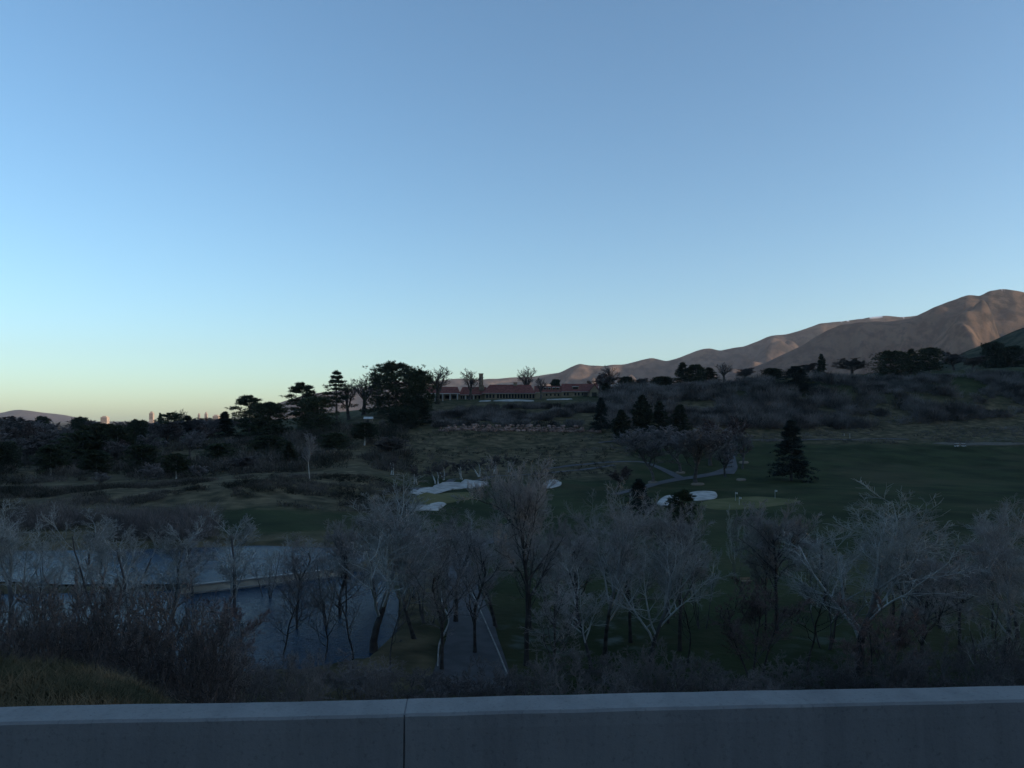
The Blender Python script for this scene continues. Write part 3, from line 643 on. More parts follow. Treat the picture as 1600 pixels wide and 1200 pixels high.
def conifer(seed, H=15., W=7., shape='cone', nb=80, z0=0.12, clumps=9, nt=10, size=0.55, width=0.16, droop=0.0, r=0.25, layer=0, gap=0.0):
    rng = np.random.default_rng(seed)
    n = nb; zt = z0+(1-z0)*rng.random(n)**0.9
    if layer: zt = z0+(1-z0)*((np.floor(rng.random(n)*layer)+0.5+rng.normal(size=n)*0.09)/layer); zt = np.clip(zt, z0, 0.99)
    q = (zt-z0)/(1-z0)
    if shape == 'cone': rad = (1-q)**0.8*1.0+0.04
    elif shape == 'round': rad = np.sqrt(np.clip(1-(q*1.7-0.7)**2, 0.02, 1))
    elif shape == 'flat': rad = np.clip(0.55+0.9*q-1.25*q**3.2, 0.12, 1)
    elif shape == 'column': rad = np.clip(1-q**2.4, 0.05, 1)*np.clip(0.75+q*1.2, 0, 1)
    rad = rad*W/2*(0.6+0.45*rng.random(n))
    a = rng.random(n)*2*math.pi
    if gap: rad *= 1-gap*np.clip(np.sin(a*2+seed)+0.2, 0, 1)
    B = np.column_stack([0*a, 0*a, zt*H]); out = np.column_stack([np.cos(a), np.sin(a), droop+0.12*rng.normal(size=n)])
    if shape in ('column',): out[:, 2] += 0.9
    if shape in ('round', 'flat'): out[:, 2] += 0.22*np.clip(q*2.2-0.6, -0.6, 1)
    E = B+out*rad[:, None]
    mid = (B+E)/2+np.array([0, 0, 1])*rad[:, None]*0.06
    Pb = np.stack([B, mid, E], 1); Rb = np.repeat((0.05*np.clip(rad/3, 0.3, 1.4))[:, None], 3, 1)*np.array([[1, 0.7, 0.3]])
    t = 0.25+0.8*rng.random((n, clumps))**0.75; t = np.minimum(t, 1.02)[..., None]
    C = (Pb[:, None, 0]*(1-t)+Pb[:, None, 2]*t)+rng.normal(size=(n, clumps, 3))*(rad*0.13)[:, None, None]*np.array([1, 1, 0.45])
    D = np.repeat(out[:, None, :], clumps, 1)*0.6+np.array([0, 0, 0.35])
    top = np.column_stack([rng.normal(size=(12, 2))*0.15, H*(0.95+0.06*rng.random(12))]); 
    Cc = np.concatenate([C.reshape(-1, 3), top]); Dd = np.concatenate([D.reshape(-1, 3), np.repeat([[0, 0, 1.]], 12, 0)])
    crown = tufts(rng, Cc, Dd, nt, size, width, 0.55)
    S = 6; tr = np.column_stack([np.cumsum(rng.normal(size=S)*0.06), np.cumsum(rng.normal(size=S)*0.06), np.linspace(-0.4, H*0.96, S)])[None]
    trunk = tubes(tr, r*np.linspace(1, 0.15, S)[None], 7)
    return trunk, tubes(Pb, Rb, 3), crown
class Kind:
    def __init__(self, name, parts, mats, names):
        allv = np.concatenate([p[0] for p in parts])
        self.H = np.percentile(allv[:, 2], 99.9); self.W = np.percentile(allv[:, 0], 99)-np.percentile(allv[:, 0], 1)
        self.name = name; self.parts = [(nm, mesh(name+'_'+nm, v, f, m_, nm == 'trunk')) for (v, f), m_, nm in zip(parts, mats, names)]
def place(kind, px, d, top, width, label, group=None, cat='tree', rot=None, sink=0.0, lean=(0, 0), name=None, base=None):
    """stand a tree at depth d under photo column px, as tall and wide as it shows there"""
    x = (px-CX)/F*d; z = float(hgt(x, d))-sink
    if base is not None: z = -(base-HY)/F*d
    ht = ((HY-top)/F*d-z); wd = width/F*d
    r = bpy.data.objects.new(name or kind.name, None); COL.objects.link(r); r.empty_display_size = 0.2
    r.location = (x, d, z); sx = wd/kind.W; r.scale = (sx, sx, ht/kind.H)
    r.rotation_euler = (lean[0], lean[1], RNG.random()*6.28 if rot is None else rot)
    tag(r, label, cat, group)
    for nm, me in kind.parts:
        o = bpy.data.objects.new(nm, me); COL.objects.link(o); o.parent = r
    return r
B3 = ('trunk', 'branches', 'crown')
K = {}
K['cotton'] = Kind('bare_tree', bare_tree(3, 17, 0.66, 0.19, 11, 0.3, (12, 34), (0.55, 0.85), up=0.14, k4=6), (M['bark_cotton'], M['bark_pale'], M['twig_grey']), B3)
K['cotton2'] = Kind('bare_tree', bare_tree(18, 17, 0.55, 0.20, 10, 0.32, (15, 38), (0.65, 0.95), up=0.16, wander=0.11, k4=6), (M['bark_cotton'], M['bark_pale'], M['twig_pale']), B3)
K['round'] = Kind('bare_tree', bare_tree(5, 16, 0.5, 0.19, 14, 0.42, (20, 62), (0.6, 0.85), up=0.05, k2=10, k3=8, k4=8, tw=0.011), (M['bark_dark'], M['bark_mid'], M['twig_grey']), B3)
K['grey'] = Kind('bare_tree', bare_tree(29, 16, 0.68, 0.14, 12, 0.25, (18, 45), (0.42, 0.68), up=0.12, k2=8, k3=6, k4=6), (M['bark_dark'], M['bark_mid'], M['twig_grey']), B3)
K['multi'] = Kind('bare_tree', bare_tree(41, 12, 0.8, 0.17, 16, 0.3, (18, 46), (0.35, 0.6), stems=4, k2=8, k3=6, k4=5), (M['bark_mid'], M['bark_pale'], M['twig_pale']), B3)
K['slim'] = Kind('bare_tree', bare_tree(53, 13, 0.78, 0.13, 15, 0.25, (20, 42), (0.3, 0.5), k2=8, k3=6, k4=6), (M['bark_mid'], M['bark_pale'], M['twig_pale']), B3)
K['dark'] = Kind('bare_tree', bare_tree(67, 13, 0.78, 0.10, 8, 0.35, (22, 52), (0.4, 0.7), k2=5, k3=5, k4=4, wander=0.15), (M['bark_dark'], M['bark_dark'], M['twig_dark']), B3)
K['red'] = Kind('bare_tree', bare_tree(71, 11, 0.6, 0.12, 16, 0.15, (15, 40), (0.5, 0.8), stems=3, k2=8, k3=6, k4=8, tw=0.013), (M['bark_dark'], M['twig_dark'], M['twig_red']), B3)
# far bare trees: fewer, thicker twigs
K['far_oak'] = Kind('bare_tree', bare_tree(83, 15, 0.5, 0.4, 11, 0.4, (25, 62), (0.6, 0.9), k2=6, k3=5, k4=3, tw=0.03), (M['bark_dark'], M['bark_dark'], M['twig_dark']), B3)
K['far_grey'] = Kind('bare_tree', bare_tree(91, 14, 0.6, 0.25, 12, 0.3, (20, 50), (0.45, 0.7), k2=7, k3=6, k4=6, tw=0.05), (M['bark_mid'], M['bark_mid'], M['twig_far']), B3)
K['far_dense'] = Kind('bare_tree', bare_tree(97, 14, 0.5, 0.25, 15, 0.3, (18, 55), (0.5, 0.8), k2=8, k3=6, k4=6, tw=0.06), (M['bark_mid'], M['bark_mid'], M['twig_dark']), B3)
K['far_red'] = Kind('bare_tree', bare_tree(101, 12, 0.5, 0.2, 14, 0.25, (18, 50), (0.5, 0.8), k2=7, k3=6, k4=6, tw=0.05), (M['bark_mid'], M['twig_far'], M['twig_redfar']), B3)
K['pruned'] = Kind('bare_tree', bare_tree(103, 18, 0.6, 0.22, 14, 0.34, (18, 45), (0.6, 0.9), k2=8, k3=6, k4=7, tw=0.035), (M['bark_mid'], M['bark_mid'], M['twig_far']), B3)
K['orchard'] = Kind('bare_tree', bare_tree(107, 7, 0.55, 0.22, 9, 0.4, (35, 70), (0.7, 1.0), k2=6, k3=6, k4=7, tw=0.035, wander=0.25, stems=2), (M['bark_pale'], M['twig_dark'], M['twig_dark']), B3)
K['birch'] = Kind('birch_tree', bare_tree(109, 14, 0.9, 0.13, 18, 0.35, (14, 35), (0.25, 0.42), k2=6, k3=5, k4=5, tw=0.022), (M['bark_birch'], M['bark_pale'], M['twig_far']), B3)
K['pine'] = Kind('pine_tree', conifer(1, 16, 11, 'flat', 95, 0.18, 10, 11, 0.62, 0.17, 0.05, 0.3, gap=0.3), (M['bark_mid'], M['bark_dark'], M['needle']), B3)
K['pine_big'] = Kind('pine_tree', conifer(2, 17, 18, 'round', 230, 0.06, 12, 11, 0.6, 0.17, 0.0, 0.45, gap=0.12), (M['bark_mid'], M['bark_dark'], M['needle']), B3)
K['cedar'] = Kind('cedar_tree', conifer(4, 22, 11, 'cone', 120, 0.30, 10, 10, 0.6, 0.17, 0.02, 0.35, layer=9), (M['bark_dark'], M['bark_dark'], M['needle']), B3)
K['spruce'] = Kind('spruce_tree', conifer(6, 18, 9, 'cone', 150, 0.05, 10, 10, 0.6, 0.2, -0.25, 0.3), (M['bark_mid'], M['bark_dark'], M['needle_blue']), B3)
K['cone'] = Kind('conifer_tree', conifer(7, 14, 6, 'cone', 110, 0.04, 9, 10, 0.55, 0.2, 0.0, 0.2), (M['bark_mid'], M['bark_dark'], M['needle_deep']), B3)
K['column'] = Kind('cypress_tree', conifer(8, 13, 5, 'column', 170, 0.02, 9, 10, 0.5, 0.22, 0.1, 0.2), (M['bark_mid'], M['bark_dark'], M['needle_deep']), B3)
K['bushy'] = Kind('evergreen_tree', conifer(9, 8, 8.5, 'round', 200, 0.04, 11, 11, 0.5, 0.17, 0.0, 0.3), (M['bark_mid'], M['bark_dark'], M['needle_deep']), B3)
K['pine_mid'] = Kind('pine_tree', conifer(10, 15, 9, 'round', 110, 0.30, 11, 11, 0.6, 0.18, 0.0, 0.26, gap=0.2), (M['bark_pale'], M['bark_dark'], M['needle']), B3)
K['pine_full'] = Kind('pine_tree', conifer(12, 12, 10, 'round', 170, 0.10, 11, 11, 0.55, 0.16, 0.0, 0.26, gap=0.15), (M['bark_mid'], M['bark_dark'], M['needle']), B3)
#TREES
# ------------------------------------------------------------------ trees on the near side of the valley
G1 = 'bare trees below the embankment'
for k, px, d, top, w, lab in [
    ('cotton2', 18, 86, 782, 150, 'pale branched bare tree cut by the left edge of the picture'),
    ('multi', 168, 82, 782, 190, 'pale many stemmed bare tree standing before the upper pond at left'),
    ('slim', 262, 88, 806, 95, 'slim leaning pale tree just right of the many stemmed one'),
    ('slim', 372, 92, 800, 92, 'small pale bare tree above the left end of the dam'),
    ('grey', 300, 100, 812, 90, 'faint purple grey tree behind the dam end, left of the small pale tree'),
    ('cotton2', 585, 76, 742, 205, 'tall spreading pale limbed tree at the right end of the dam'),
    ('cotton', 648, 80, 770, 150, 'dark trunked bare tree between the dam and the drive'),
    ('dark', 440, 75, 890, 130, 'thin dark tree leaning over the lower pond, leftmost of three'),
    ('dark', 505, 74, 885, 120, 'thin dark tree over the lower pond, middle of three'),
    ('dark', 552, 73, 880, 130, 'crooked dark tree at the near bank of the lower pond by the drive'),
    ('grey', 712, 88, 790, 150, 'grey twiggy tree at the left side of the drive'),
    ('grey', 742, 76, 815, 120, 'twin dark trunk tree standing over the drive'),
    ('round', 822, 72, 714, 185, 'tall bare tree with the round dense grey crown in the middle'),
    ('cotton', 945, 75, 742, 160, 'tall pale limbed bare tree right of the round crowned one'),
    ('grey', 900, 86, 800, 130, 'thin dark trunk tree between the round crown and the pale limbed tree'),
    ('grey', 985, 80, 785, 130, 'slender grey tree beside the tall pale limbed tree'),
    ('round', 1062, 77, 785, 150, 'broad grey crowned tree standing left of the open grass gap'),
    ('multi', 1152, 112, 788, 42, 'small narrow pale tree in the grass gap below the putting green'),
    ('round', 1215, 84, 782, 145, 'dense purple grey tree right of the grass gap'),
    ('cotton2', 1338, 68, 748, 230, 'tall wide pale limbed tree in the right half'),
    ('dark', 1262, 70, 880, 150, 'leaning dark tree left of the tall wide one'),
    ('round', 1440, 65, 862, 170, 'low dense twiggy tree right of the tall wide one'),
    ('cotton', 1562, 70, 768, 190, 'tall bare tree near the right edge of the picture'),
    ('grey', 1500, 78, 840, 120, 'thin grey tree between the low dense one and the right edge tree'),
    ('cotton2', 1655, 66, 800, 230, 'bare tree reaching in from beyond the right edge'),
    ('red', 1180, 67, 900, 130, 'upright reddish shrub tree at the right of the grass gap'),
    ('dark', 610, 68, 900, 120, 'black trunked leaning tree at the corner of the lower pond'),
    ('dark', 1075, 72, 890, 110, 'dark trunk tree with a side branch by the grass gap'),
    ('slim', 118, 96, 800, 90, 'thin pale stems rising left of the many stemmed tree'),
    ('slim', 215, 78, 815, 100, 'leaning pale stems over the upper pond'),
    ('dark', 20, 62, 905, 140, 'dark crooked tree low at the left edge'),
    ('multi', 60, 90, 812, 120, 'pale twiggy tree between the left edge tree and the many stemmed one'),
    ('grey', 690, 70, 830, 130, 'dark trunk tree at the near left edge of the drive'),
    ('cotton', 775, 86, 800, 130, 'bare tree with pale limbs at the right side of the drive'),
    ('multi', 860, 92, 812, 110, 'many stemmed tree behind the round crowned one'),
    ('slim', 925, 70, 850, 90, 'slim pale tree in front of the tall pale limbed tree'),
    ('cotton2', 1015, 70, 805, 140, 'pale limbed tree with low spreading branches left of the broad grey crown'),
    ('grey', 865, 64, 880, 110, 'low twiggy tree right of the big dark middle trunk'),
    ('multi', 1290, 78, 835, 120, 'many stemmed tree just left of the tall wide one'),
    ('cotton', 1405, 80, 795, 130, 'pale limbed tree just right of the tall wide one'),
    ('multi', 1535, 62, 905, 140, 'low many stemmed tree near the right corner'),
    ('slim', 1590, 82, 790, 90, 'slim pale tree behind the right edge tree'),
    ('grey', 530, 90, 815, 130, 'grey tree behind the dam left of the tall spreading one'),
    ('grey', 470, 104, 830, 100, 'grey twiggy tree on the far bank above the middle of the dam'),
    ('multi', 420, 100, 835, 80, 'low pale shrub tree on the far bank left of the dam middle'),
    ('red', 350, 62, 930, 110, 'brown twiggy shrub tree at the right end of the left thicket'),
    ('red', 1375, 60, 930, 120, 'twiggy shrub tree low between the tall wide tree and the low dense one')]:
    place(K[k], px, d, top, w*{'cotton2': 0.66, 'cotton': 0.8, 'multi': 0.8}.get(k, 0.9), lab, G1)
for i, px in enumerate([470, 512, 548, 600, 640, 676, 705, 768, 836, 872, 905, 972, 1036, 1092, 1195, 1285, 1398, 1470, 1545]):
    d = RNG.uniform(84, 108)
    place(K[('grey', 'multi', 'round', 'slim')[i % 4]], px+RNG.uniform(-8, 8), d, RNG.uniform(800, 850), RNG.uniform(62, 100), 'thin grey bare tree in the crowded back row of the valley tree screen', 'back row of the valley tree screen')

# ------------------------------------------------------------------ trees of the valley floor and the hill foot
for k, px, d, top, w, lab, cat_ in [
    ('pruned', 1088, 286, 664, 88, 'big pruned bare tree with a pale trunk inside the fork of the drive', 'tree'),
    ('pruned', 1063, 325, 664, 70, 'pruned bare tree behind and left of the big one', 'tree'),
    ('pruned', 1020, 292, 672, 66, 'pruned bare tree at the left arm of the fork', 'tree'),
    ('far_red', 1110, 345, 655, 62, 'reddish bare tree behind the pruned trees', 'tree'),
    ('far_red', 1145, 400, 650, 36, 'thin reddish tree where the drive disappears', 'tree'),
    ('far_grey', 1160, 335, 672, 38, 'small grey tree right of the climbing drive', 'tree'),
    ('far_grey', 1133, 310, 690, 40, 'faint bare tree on the right arm of the fork', 'tree'),
    ('spruce', 1236, 300, 656, 54, 'large dark spruce standing alone on the right fairway', 'tree'),
    ('spruce', 998, 195, 748, 42, 'dark evergreen left of the sand bunkers', 'tree'),
    ('pine', 1066, 152, 764, 42, 'small dark pine tip in front of the sand bunker', 'tree'),
    ('far_red', 965, 262, 728, 34, 'small reddish bare tree on the fairway left of the fork', 'tree'),
    ('column', 971, 405, 640, 27, 'short wide columnar evergreen, leftmost of the dark four', 'tree'),
    ('column', 1003, 412, 617, 30, 'tallest columnar evergreen of the dark four', 'tree'),
    ('cone', 1031, 420, 627, 34, 'ragged dark evergreen right of the tallest column', 'tree'),
    ('cone', 1062, 425, 632, 34, 'pointed dark evergreen, rightmost of the dark four', 'tree'),
    ('spruce', 939, 432, 621, 27, 'small spruce at the right end of the rock wall', 'tree'),
    ('birch', 484, 226, 672, 24, 'slender white trunked birch on the crest of the brown slope', 'tree'),
    ('far_dense', 610, 345, 682, 34, 'low dark leafless tree on the hillside above the bare trees', 'tree')]:
    place(K[k], px, d, top, w, lab, None, cat_)
for px, y, w in [(612, 742, 34), (650, 757, 40), (682, 756, 44), (694, 750, 36), (722, 749, 44), (749, 745, 46), (772, 740, 38), (795, 738, 34)]:
    x, d = hit(px, y, 225)
    place(K['orchard'], px, d, y-30, w, {612: 'leftmost', 650: 'second', 682: 'third', 694: 'fourth', 722: 'fifth', 749: 'sixth', 772: 'seventh', 795: 'last'}[px]+' of the gnarled pale trunked trees in a row at the hill foot', 'gnarled trees at the hill foot')

# ------------------------------------------------------------------ trees along the skyline
for k, px, d, top, w, lab in [
    ('pine', 389, 455, 617, 46, 'flat topped pine at the left end of the hill skyline'),
    ('cone', 351, 470, 643, 30, 'rounded dark conifer beside the small green at left'),
    ('pine_full', 420, 440, 628, 62, 'broad dark pine right of the flat topped one'),
    ('pine', 472, 480, 597, 46, 'pale topped pine on the skyline left of the layered cedar'),
    ('pine_full', 492, 440, 620, 58, 'broad dark evergreen mass below the layered cedar'),
    ('cedar', 526, 485, 579, 44, 'tall layered cedar standing above the hill skyline'),
    ('pine_big', 618, 500, 566, 96, 'largest dark spreading pine left of the clubhouse'),
    ('pine_full', 652, 490, 578, 52, 'right shoulder pine beside the largest spreading one'),
    ('cone', 656, 455, 618, 40, 'dark conifer at the left corner of the clubhouse lawn'),
    ('bushy', 632, 442, 640, 56, 'low wide dark evergreen left of the rock wall'),
    ('far_oak', 684, 535, 570, 52, 'open crowned bare oak in front of the clubhouse porch'),
    ('far_oak', 734, 552, 575, 34, 'bare tree beside the tall clubhouse chimney'),
    ('far_oak', 822, 600, 571, 34, 'bare leaning tree behind the clubhouse roof'),
    ('far_oak', 845, 548, 588, 22, 'small bare tree in front of the clubhouse middle'),
    ('far_oak', 568, 520, 584, 48, 'bare crown between the cedar and the largest pine'),
    ('far_oak', 545, 500, 592, 40, 'greyish bare tree right of the cedar'),
    ('far_dense', 590, 560, 580, 30, 'thin bare top left of the largest pine'),
    ('bushy', 868, 640, 592, 18, 'dark bushy top behind the clubhouse roof'),
    ('far_red', 935, 610, 582, 44, 'reddish bare tree at the right end of the clubhouse'),
    ('far_oak', 951, 590, 570, 28, 'tall thin bare tree right of the clubhouse'),
    ('cone', 946, 560, 598, 20, 'dark conifer at the right end of the clubhouse'),
    ('bushy', 978, 600, 588, 30, 'rounded dark evergreen right of the clubhouse'),
    ('far_dense', 1000, 600, 590, 34, 'dark bare tree in the row right of the clubhouse'),
    ('bushy', 1035, 640, 588, 40, 'low dark evergreen in the row right of the clubhouse'),
    ('cone', 1067, 610, 566, 30, 'tall conifer, leftmost of the three on the ridge'),
    ('pine_full', 1087, 612, 569, 30, 'middle one of the three tall conifers on the ridge'),
    ('cone', 1108, 615, 574, 30, 'right one of the three tall conifers on the ridge'),
    ('far_oak', 1132, 615, 566, 30, 'open bare tree right of the three ridge conifers'),
    ('far_dense', 1163, 620, 574, 40, 'dark round bare tree on the ridge'),
    ('bushy', 1207, 625, 575, 38, 'dark rounded evergreen on the ridge'),
    ('spruce', 1243, 560, 572, 58, 'broad dark spruce breaking the ridge line'),
    ('cone', 1283, 640, 553, 17, 'small pointed conifer sharp against the mountain'),
    ('far_dense', 1262, 650, 567, 44, 'dim bare tree left of the small pointed conifer'),
    ('far_dense', 1330, 650, 560, 60, 'dim bare tree right of the small pointed conifer'),
    ('pine_big', 1396, 610, 548, 66, 'broad dark pine on the right ridge'),
    ('cone', 1424, 615, 545, 28, 'pointed dark conifer at the right of the broad ridge pine'),
    ('pine_full', 1452, 640, 543, 40, 'dark ragged pine second right of the broad ridge pine'),
    ('far_dense', 1490, 660, 548, 56, 'dim bare tree on the far right ridge'),
    ('bushy', 1552, 700, 534, 40, 'round dark evergreen at the far right ridge'),
    ('pine_full', 1582, 700, 540, 34, 'dark pine at the right edge of the ridge'),
    ('far_dense', 1520, 640, 556, 50, 'second dim bare tree on the far right ridge, by the round evergreen'),
    ('far_dense', 1620, 660, 545, 60, 'bare tree on the ridge just beyond the right edge')]:
    place(K[k], px, d, top, w*{'far_dense': 0.6, 'bushy': 0.8, 'pine_big': 0.9}.get(k, 1.0), lab, 'trees along the skyline')

# ------------------------------------------------------------------ the wooded hollow at the left
G4 = 'trees of the hollow at left'
for k, px, d, top, w, lab in [
    ('pine_mid', 130, 345, 672, 62, 'large dark pine with pale bare trunk, leftmost of the hollow pines'),
    ('pine_mid', 158, 352, 661, 64, 'large dark pine in the middle of the hollow pines'),
    ('pine_mid', 184, 350, 664, 44, 'large dark pine, rightmost of the hollow pines'),
    ('bushy', 215, 400, 655, 30, 'dark round evergreen right of the hollow pines'),
    ('bushy', 126, 520, 651, 28, 'dark flat crown on the skyline above the hollow pines'),
    ('bushy', 67, 560, 650, 24, 'dark round crown on the left skyline before the far mountain'),
    ('cone', 250, 560, 645, 10, 'small thin conifer on the left skyline'),
    ('pine_mid', 268, 480, 644, 36, 'dark pine on the left skyline above the small green'),
    ('cone', 293, 490, 649, 28, 'pointed dark conifer left of the small green'),
    ('far_dense', 45, 540, 650, 46, 'purple bare tree on the left skyline before the far mountain'),
    ('far_oak', 284, 520, 638, 20, 'thin bare top poking over the left skyline'),
    ('pine_mid', 275, 262, 708, 40, 'dark evergreen at the edge of the brown slope at left'),
    ('far_grey', 228, 236, 722, 34, 'pale grey bare tree on the crest of the brown slope at left'),
    ('far_grey', 313, 228, 726, 34, 'pale grey bare tree on the crest right of the dark evergreen'),
    ('far_grey', 152, 238, 738, 30, 'small grey bare tree on the crest left of the dark evergreen'),
    ('far_dense', 40, 380, 684, 40, 'dark leafless tree in the hollow near the left edge'),
    ('bushy', 5, 330, 690, 44, 'dark evergreen cut by the left edge of the hollow'),
    ('pine_mid', 80, 300, 694, 50, 'dark pine low in the hollow'),
    ('pine_mid', 342, 305, 692, 50, 'low dark evergreen under the small green'),
    ('pine_mid', 420, 320, 680, 54, 'low dark evergreen under the broad pine'),
    ('cone', 452, 300, 690, 26, 'dark cone between the low pines under the broad pine'),
    ('far_dense', 380, 270, 712, 34, 'low dark leafless tree on the crest left of the birch'),
    ('pine_mid', 222, 300, 694, 46, 'dark pine below the round evergreen of the hollow'),
    ('pine_mid', 150, 275, 704, 50, 'dark pine at the front of the hollow'),
    ('pine_mid', 570, 380, 660, 40, 'dark pine on the slope below the bare crowns'),
    ('pine_mid', 522, 330, 676, 46, 'low dark evergreen under the layered cedar')]:
    place(K[k], px, d, top, w, lab, G4)
for i in range(46):
    px = -60+i*9.6+RNG.uniform(-5, 5); d = RNG.uniform(330, 620)
    x = (px-CX)/F*d; gy = HY-float(hgt(x, d))/d*F
    kk = ('far_grey', 'far_dense', 'far_grey', 'far_dense', 'far_red')[i % 5]
    place(K[kk], px, d, max(652+RNG.uniform(-4, 9)+max(0, (480-d)*0.12), gy-44), RNG.uniform(30, 52), 'bare grey tree among the crowded woods in the hollow at left', 'bare trees of the hollow woods')

# ------------------------------------------------------------------ brush and thickets (nobody could count them)
def far_brush(name, pxr, dr, n, hr, nt, width, matl, seed, cond=None, label=None):
    rng = np.random.default_rng(seed)
    px = rng.uniform(*pxr, n*3); d = np.sqrt(rng.uniform(dr[0]**2, dr[1]**2, n*3)); x = (px-CX)/F*d
    keep = fbm(x/16, d/16, 3, seed) > -0.08
    if cond is not None: keep &= cond(px, d)
    x, d = x[keep][:n], d[keep][:n]; N = len(x)
    z = hgt(x, d); h = rng.uniform(*hr, N)*(1+0.7*fbm(x/30, d/30, 2, seed+4))
    a = rng.random((N, nt))*6.28; q = rng.random((N, nt)); rr = np.sqrt(rng.random((N, nt)))
    b = np.stack([x[:, None]+np.cos(a)*rr*h[:, None]*0.5, d[:, None]+np.sin(a)*rr*h[:, None]*0.5, z[:, None]+q*h[:, None]*0.62-0.1], -1)
    dirv = np.stack([np.cos(a)*0.5*rr, np.sin(a)*0.5*rr, 0.75+0*a], -1)+rng.normal(size=(N, nt, 3))*0.3
    dirv /= np.linalg.norm(dirv, axis=2)[..., None]
    L = h[:, None, None]*rng.uniform(0.22, 0.5, (N, nt, 1))
    side = np.cross(dirv, rng.normal(size=(N, nt, 3))); side /= np.linalg.norm(side, axis=2)[..., None]+1e-9
    V = np.stack([b-side*width/2, b+side*width/2, b+dirv*L], 2).reshape(-1, 3)
    return obj(name, mesh(name, V, np.arange(len(V)).reshape(-1, 3), matl), kind='stuff', label=label, cat='brush')
far_brush('hillside_brush', (650, 1000), (440, 512), 1900, (2.0, 5.0), 60, 0.26, M['brush'], 201, lambda px, d: d < 508-np.clip((760-px)/100, 0, 1)*10, label='grey leafless scrub covering the bluff below the clubhouse')
far_brush('hillside_brush', (940, 1720), (462, 590), 4300, (3.0, 8.0), 60, 0.3, M['brush'], 202, lambda px, d: d > 455+np.clip((px-1000)/600, 0, 1)*45, label='purple grey scrub thicket covering the right hillside')
far_brush('hollow_brush', (-120, 640), (262, 470), 2200, (2.0, 6.0), 50, 0.24, M['brush_dark'], 203, label='dim undergrowth filling the hollow at left')
far_brush('slope_brush', (-120, 960), (300, 430), 1500, (0.4, 2.2), 26, 0.16, M['brush_dark'], 204, lambda px, d: px > 560, label='low dry weeds dotted over the slope below the rock wall')
far_brush('slope_brush', (-120, 640), (182, 240), 4200, (0.4, 1.9), 22, 0.13, M['brush_dark'], 205, label='dry weeds on the brown slope beyond the ponds')
far_brush('shore_brush', (-150, 620), (138, 162), 420, (1.5, 4.5), 110, 0.06, M['brush_low'], 206, lambda px, d: (px < 330) | (px > 560) | (d < 141), label='leafless shrubs along the far shore of the upper pond')
far_brush('rough_weeds', (1000, 1720), (425, 505), 1500, (0.5, 2.0), 24, 0.16, M['brush'], 207, label='rough weeds on the bank above the right fairway')
SHR = [bare_tree(300+i, 5.5, 0.5, 0.055, 14, 0.05, (18, 60), (0.8, 1.2), stems=5, k2=7, k3=5, k4=6, wander=0.2, tw=tw, up=0.06) for i, tw in enumerate((0.011, 0.011, 0.012))]
SHR = [cat(s) for s in SHR]; SHH = [np.percentile(v[:, 2], 99.5) for v, f in SHR]
def thicket(name, items, matl, label, seed):
    rng = np.random.default_rng(seed); parts = []
    for (px, d, top, w) in items:
        i = rng.integers(len(SHR)); v, f = SHR[i]; x = (px-CX)/F*d; z = float(hgt(x, d))
        hh = (HY-top)/F*d-z
        if hh < 0.4: continue
        s = hh/SHH[i]; sx = (w/F*d)/5.0; a = rng.random()*6.28; c, sn = math.cos(a), math.sin(a)
        parts.append((np.column_stack([(v[:, 0]*c-v[:, 1]*sn)*sx+x, (v[:, 0]*sn+v[:, 1]*c)*sx+d, v[:, 2]*s+z]), f))
    v, f = cat(parts)
    return obj(name, mesh(name, v, f, matl), kind='stuff', label=label, cat='brush')
rng = np.random.default_rng(5)
items = []
for px in np.arange(-60, 360, 15):
    top = np.interp(px, [-60, 0, 60, 120, 220, 330, 400], [905, 910, 910, 915, 915, 940, 1000])
    items.append((px+rng.uniform(-10, 10), rng.uniform(30, 42), top+rng.uniform(-6, 25), rng.uniform(150, 220)))
thicket('oak_thicket', items, M['thicket'], 'dense dark leafless scrub behind the grassy mound at lower left', 6)
items = [(px+rng.uniform(-12, 12), rng.uniform(50, 64), np.interp(px, [380, 500, 640, 700, 760, 850, 950, 1080, 1180, 1280, 1400, 1500, 1600], [1010, 1035, 1030, 1050, 1040, 1025, 1015, 1015, 1050, 1035, 1015, 1005, 995])+rng.uniform(-15, 22), rng.uniform(90, 160)) for px in np.arange(380, 1680, 22)]
thicket('valley_thicket', items, M['brush_low'], 'thin leafless brush rising from behind the concrete barrier', 7)

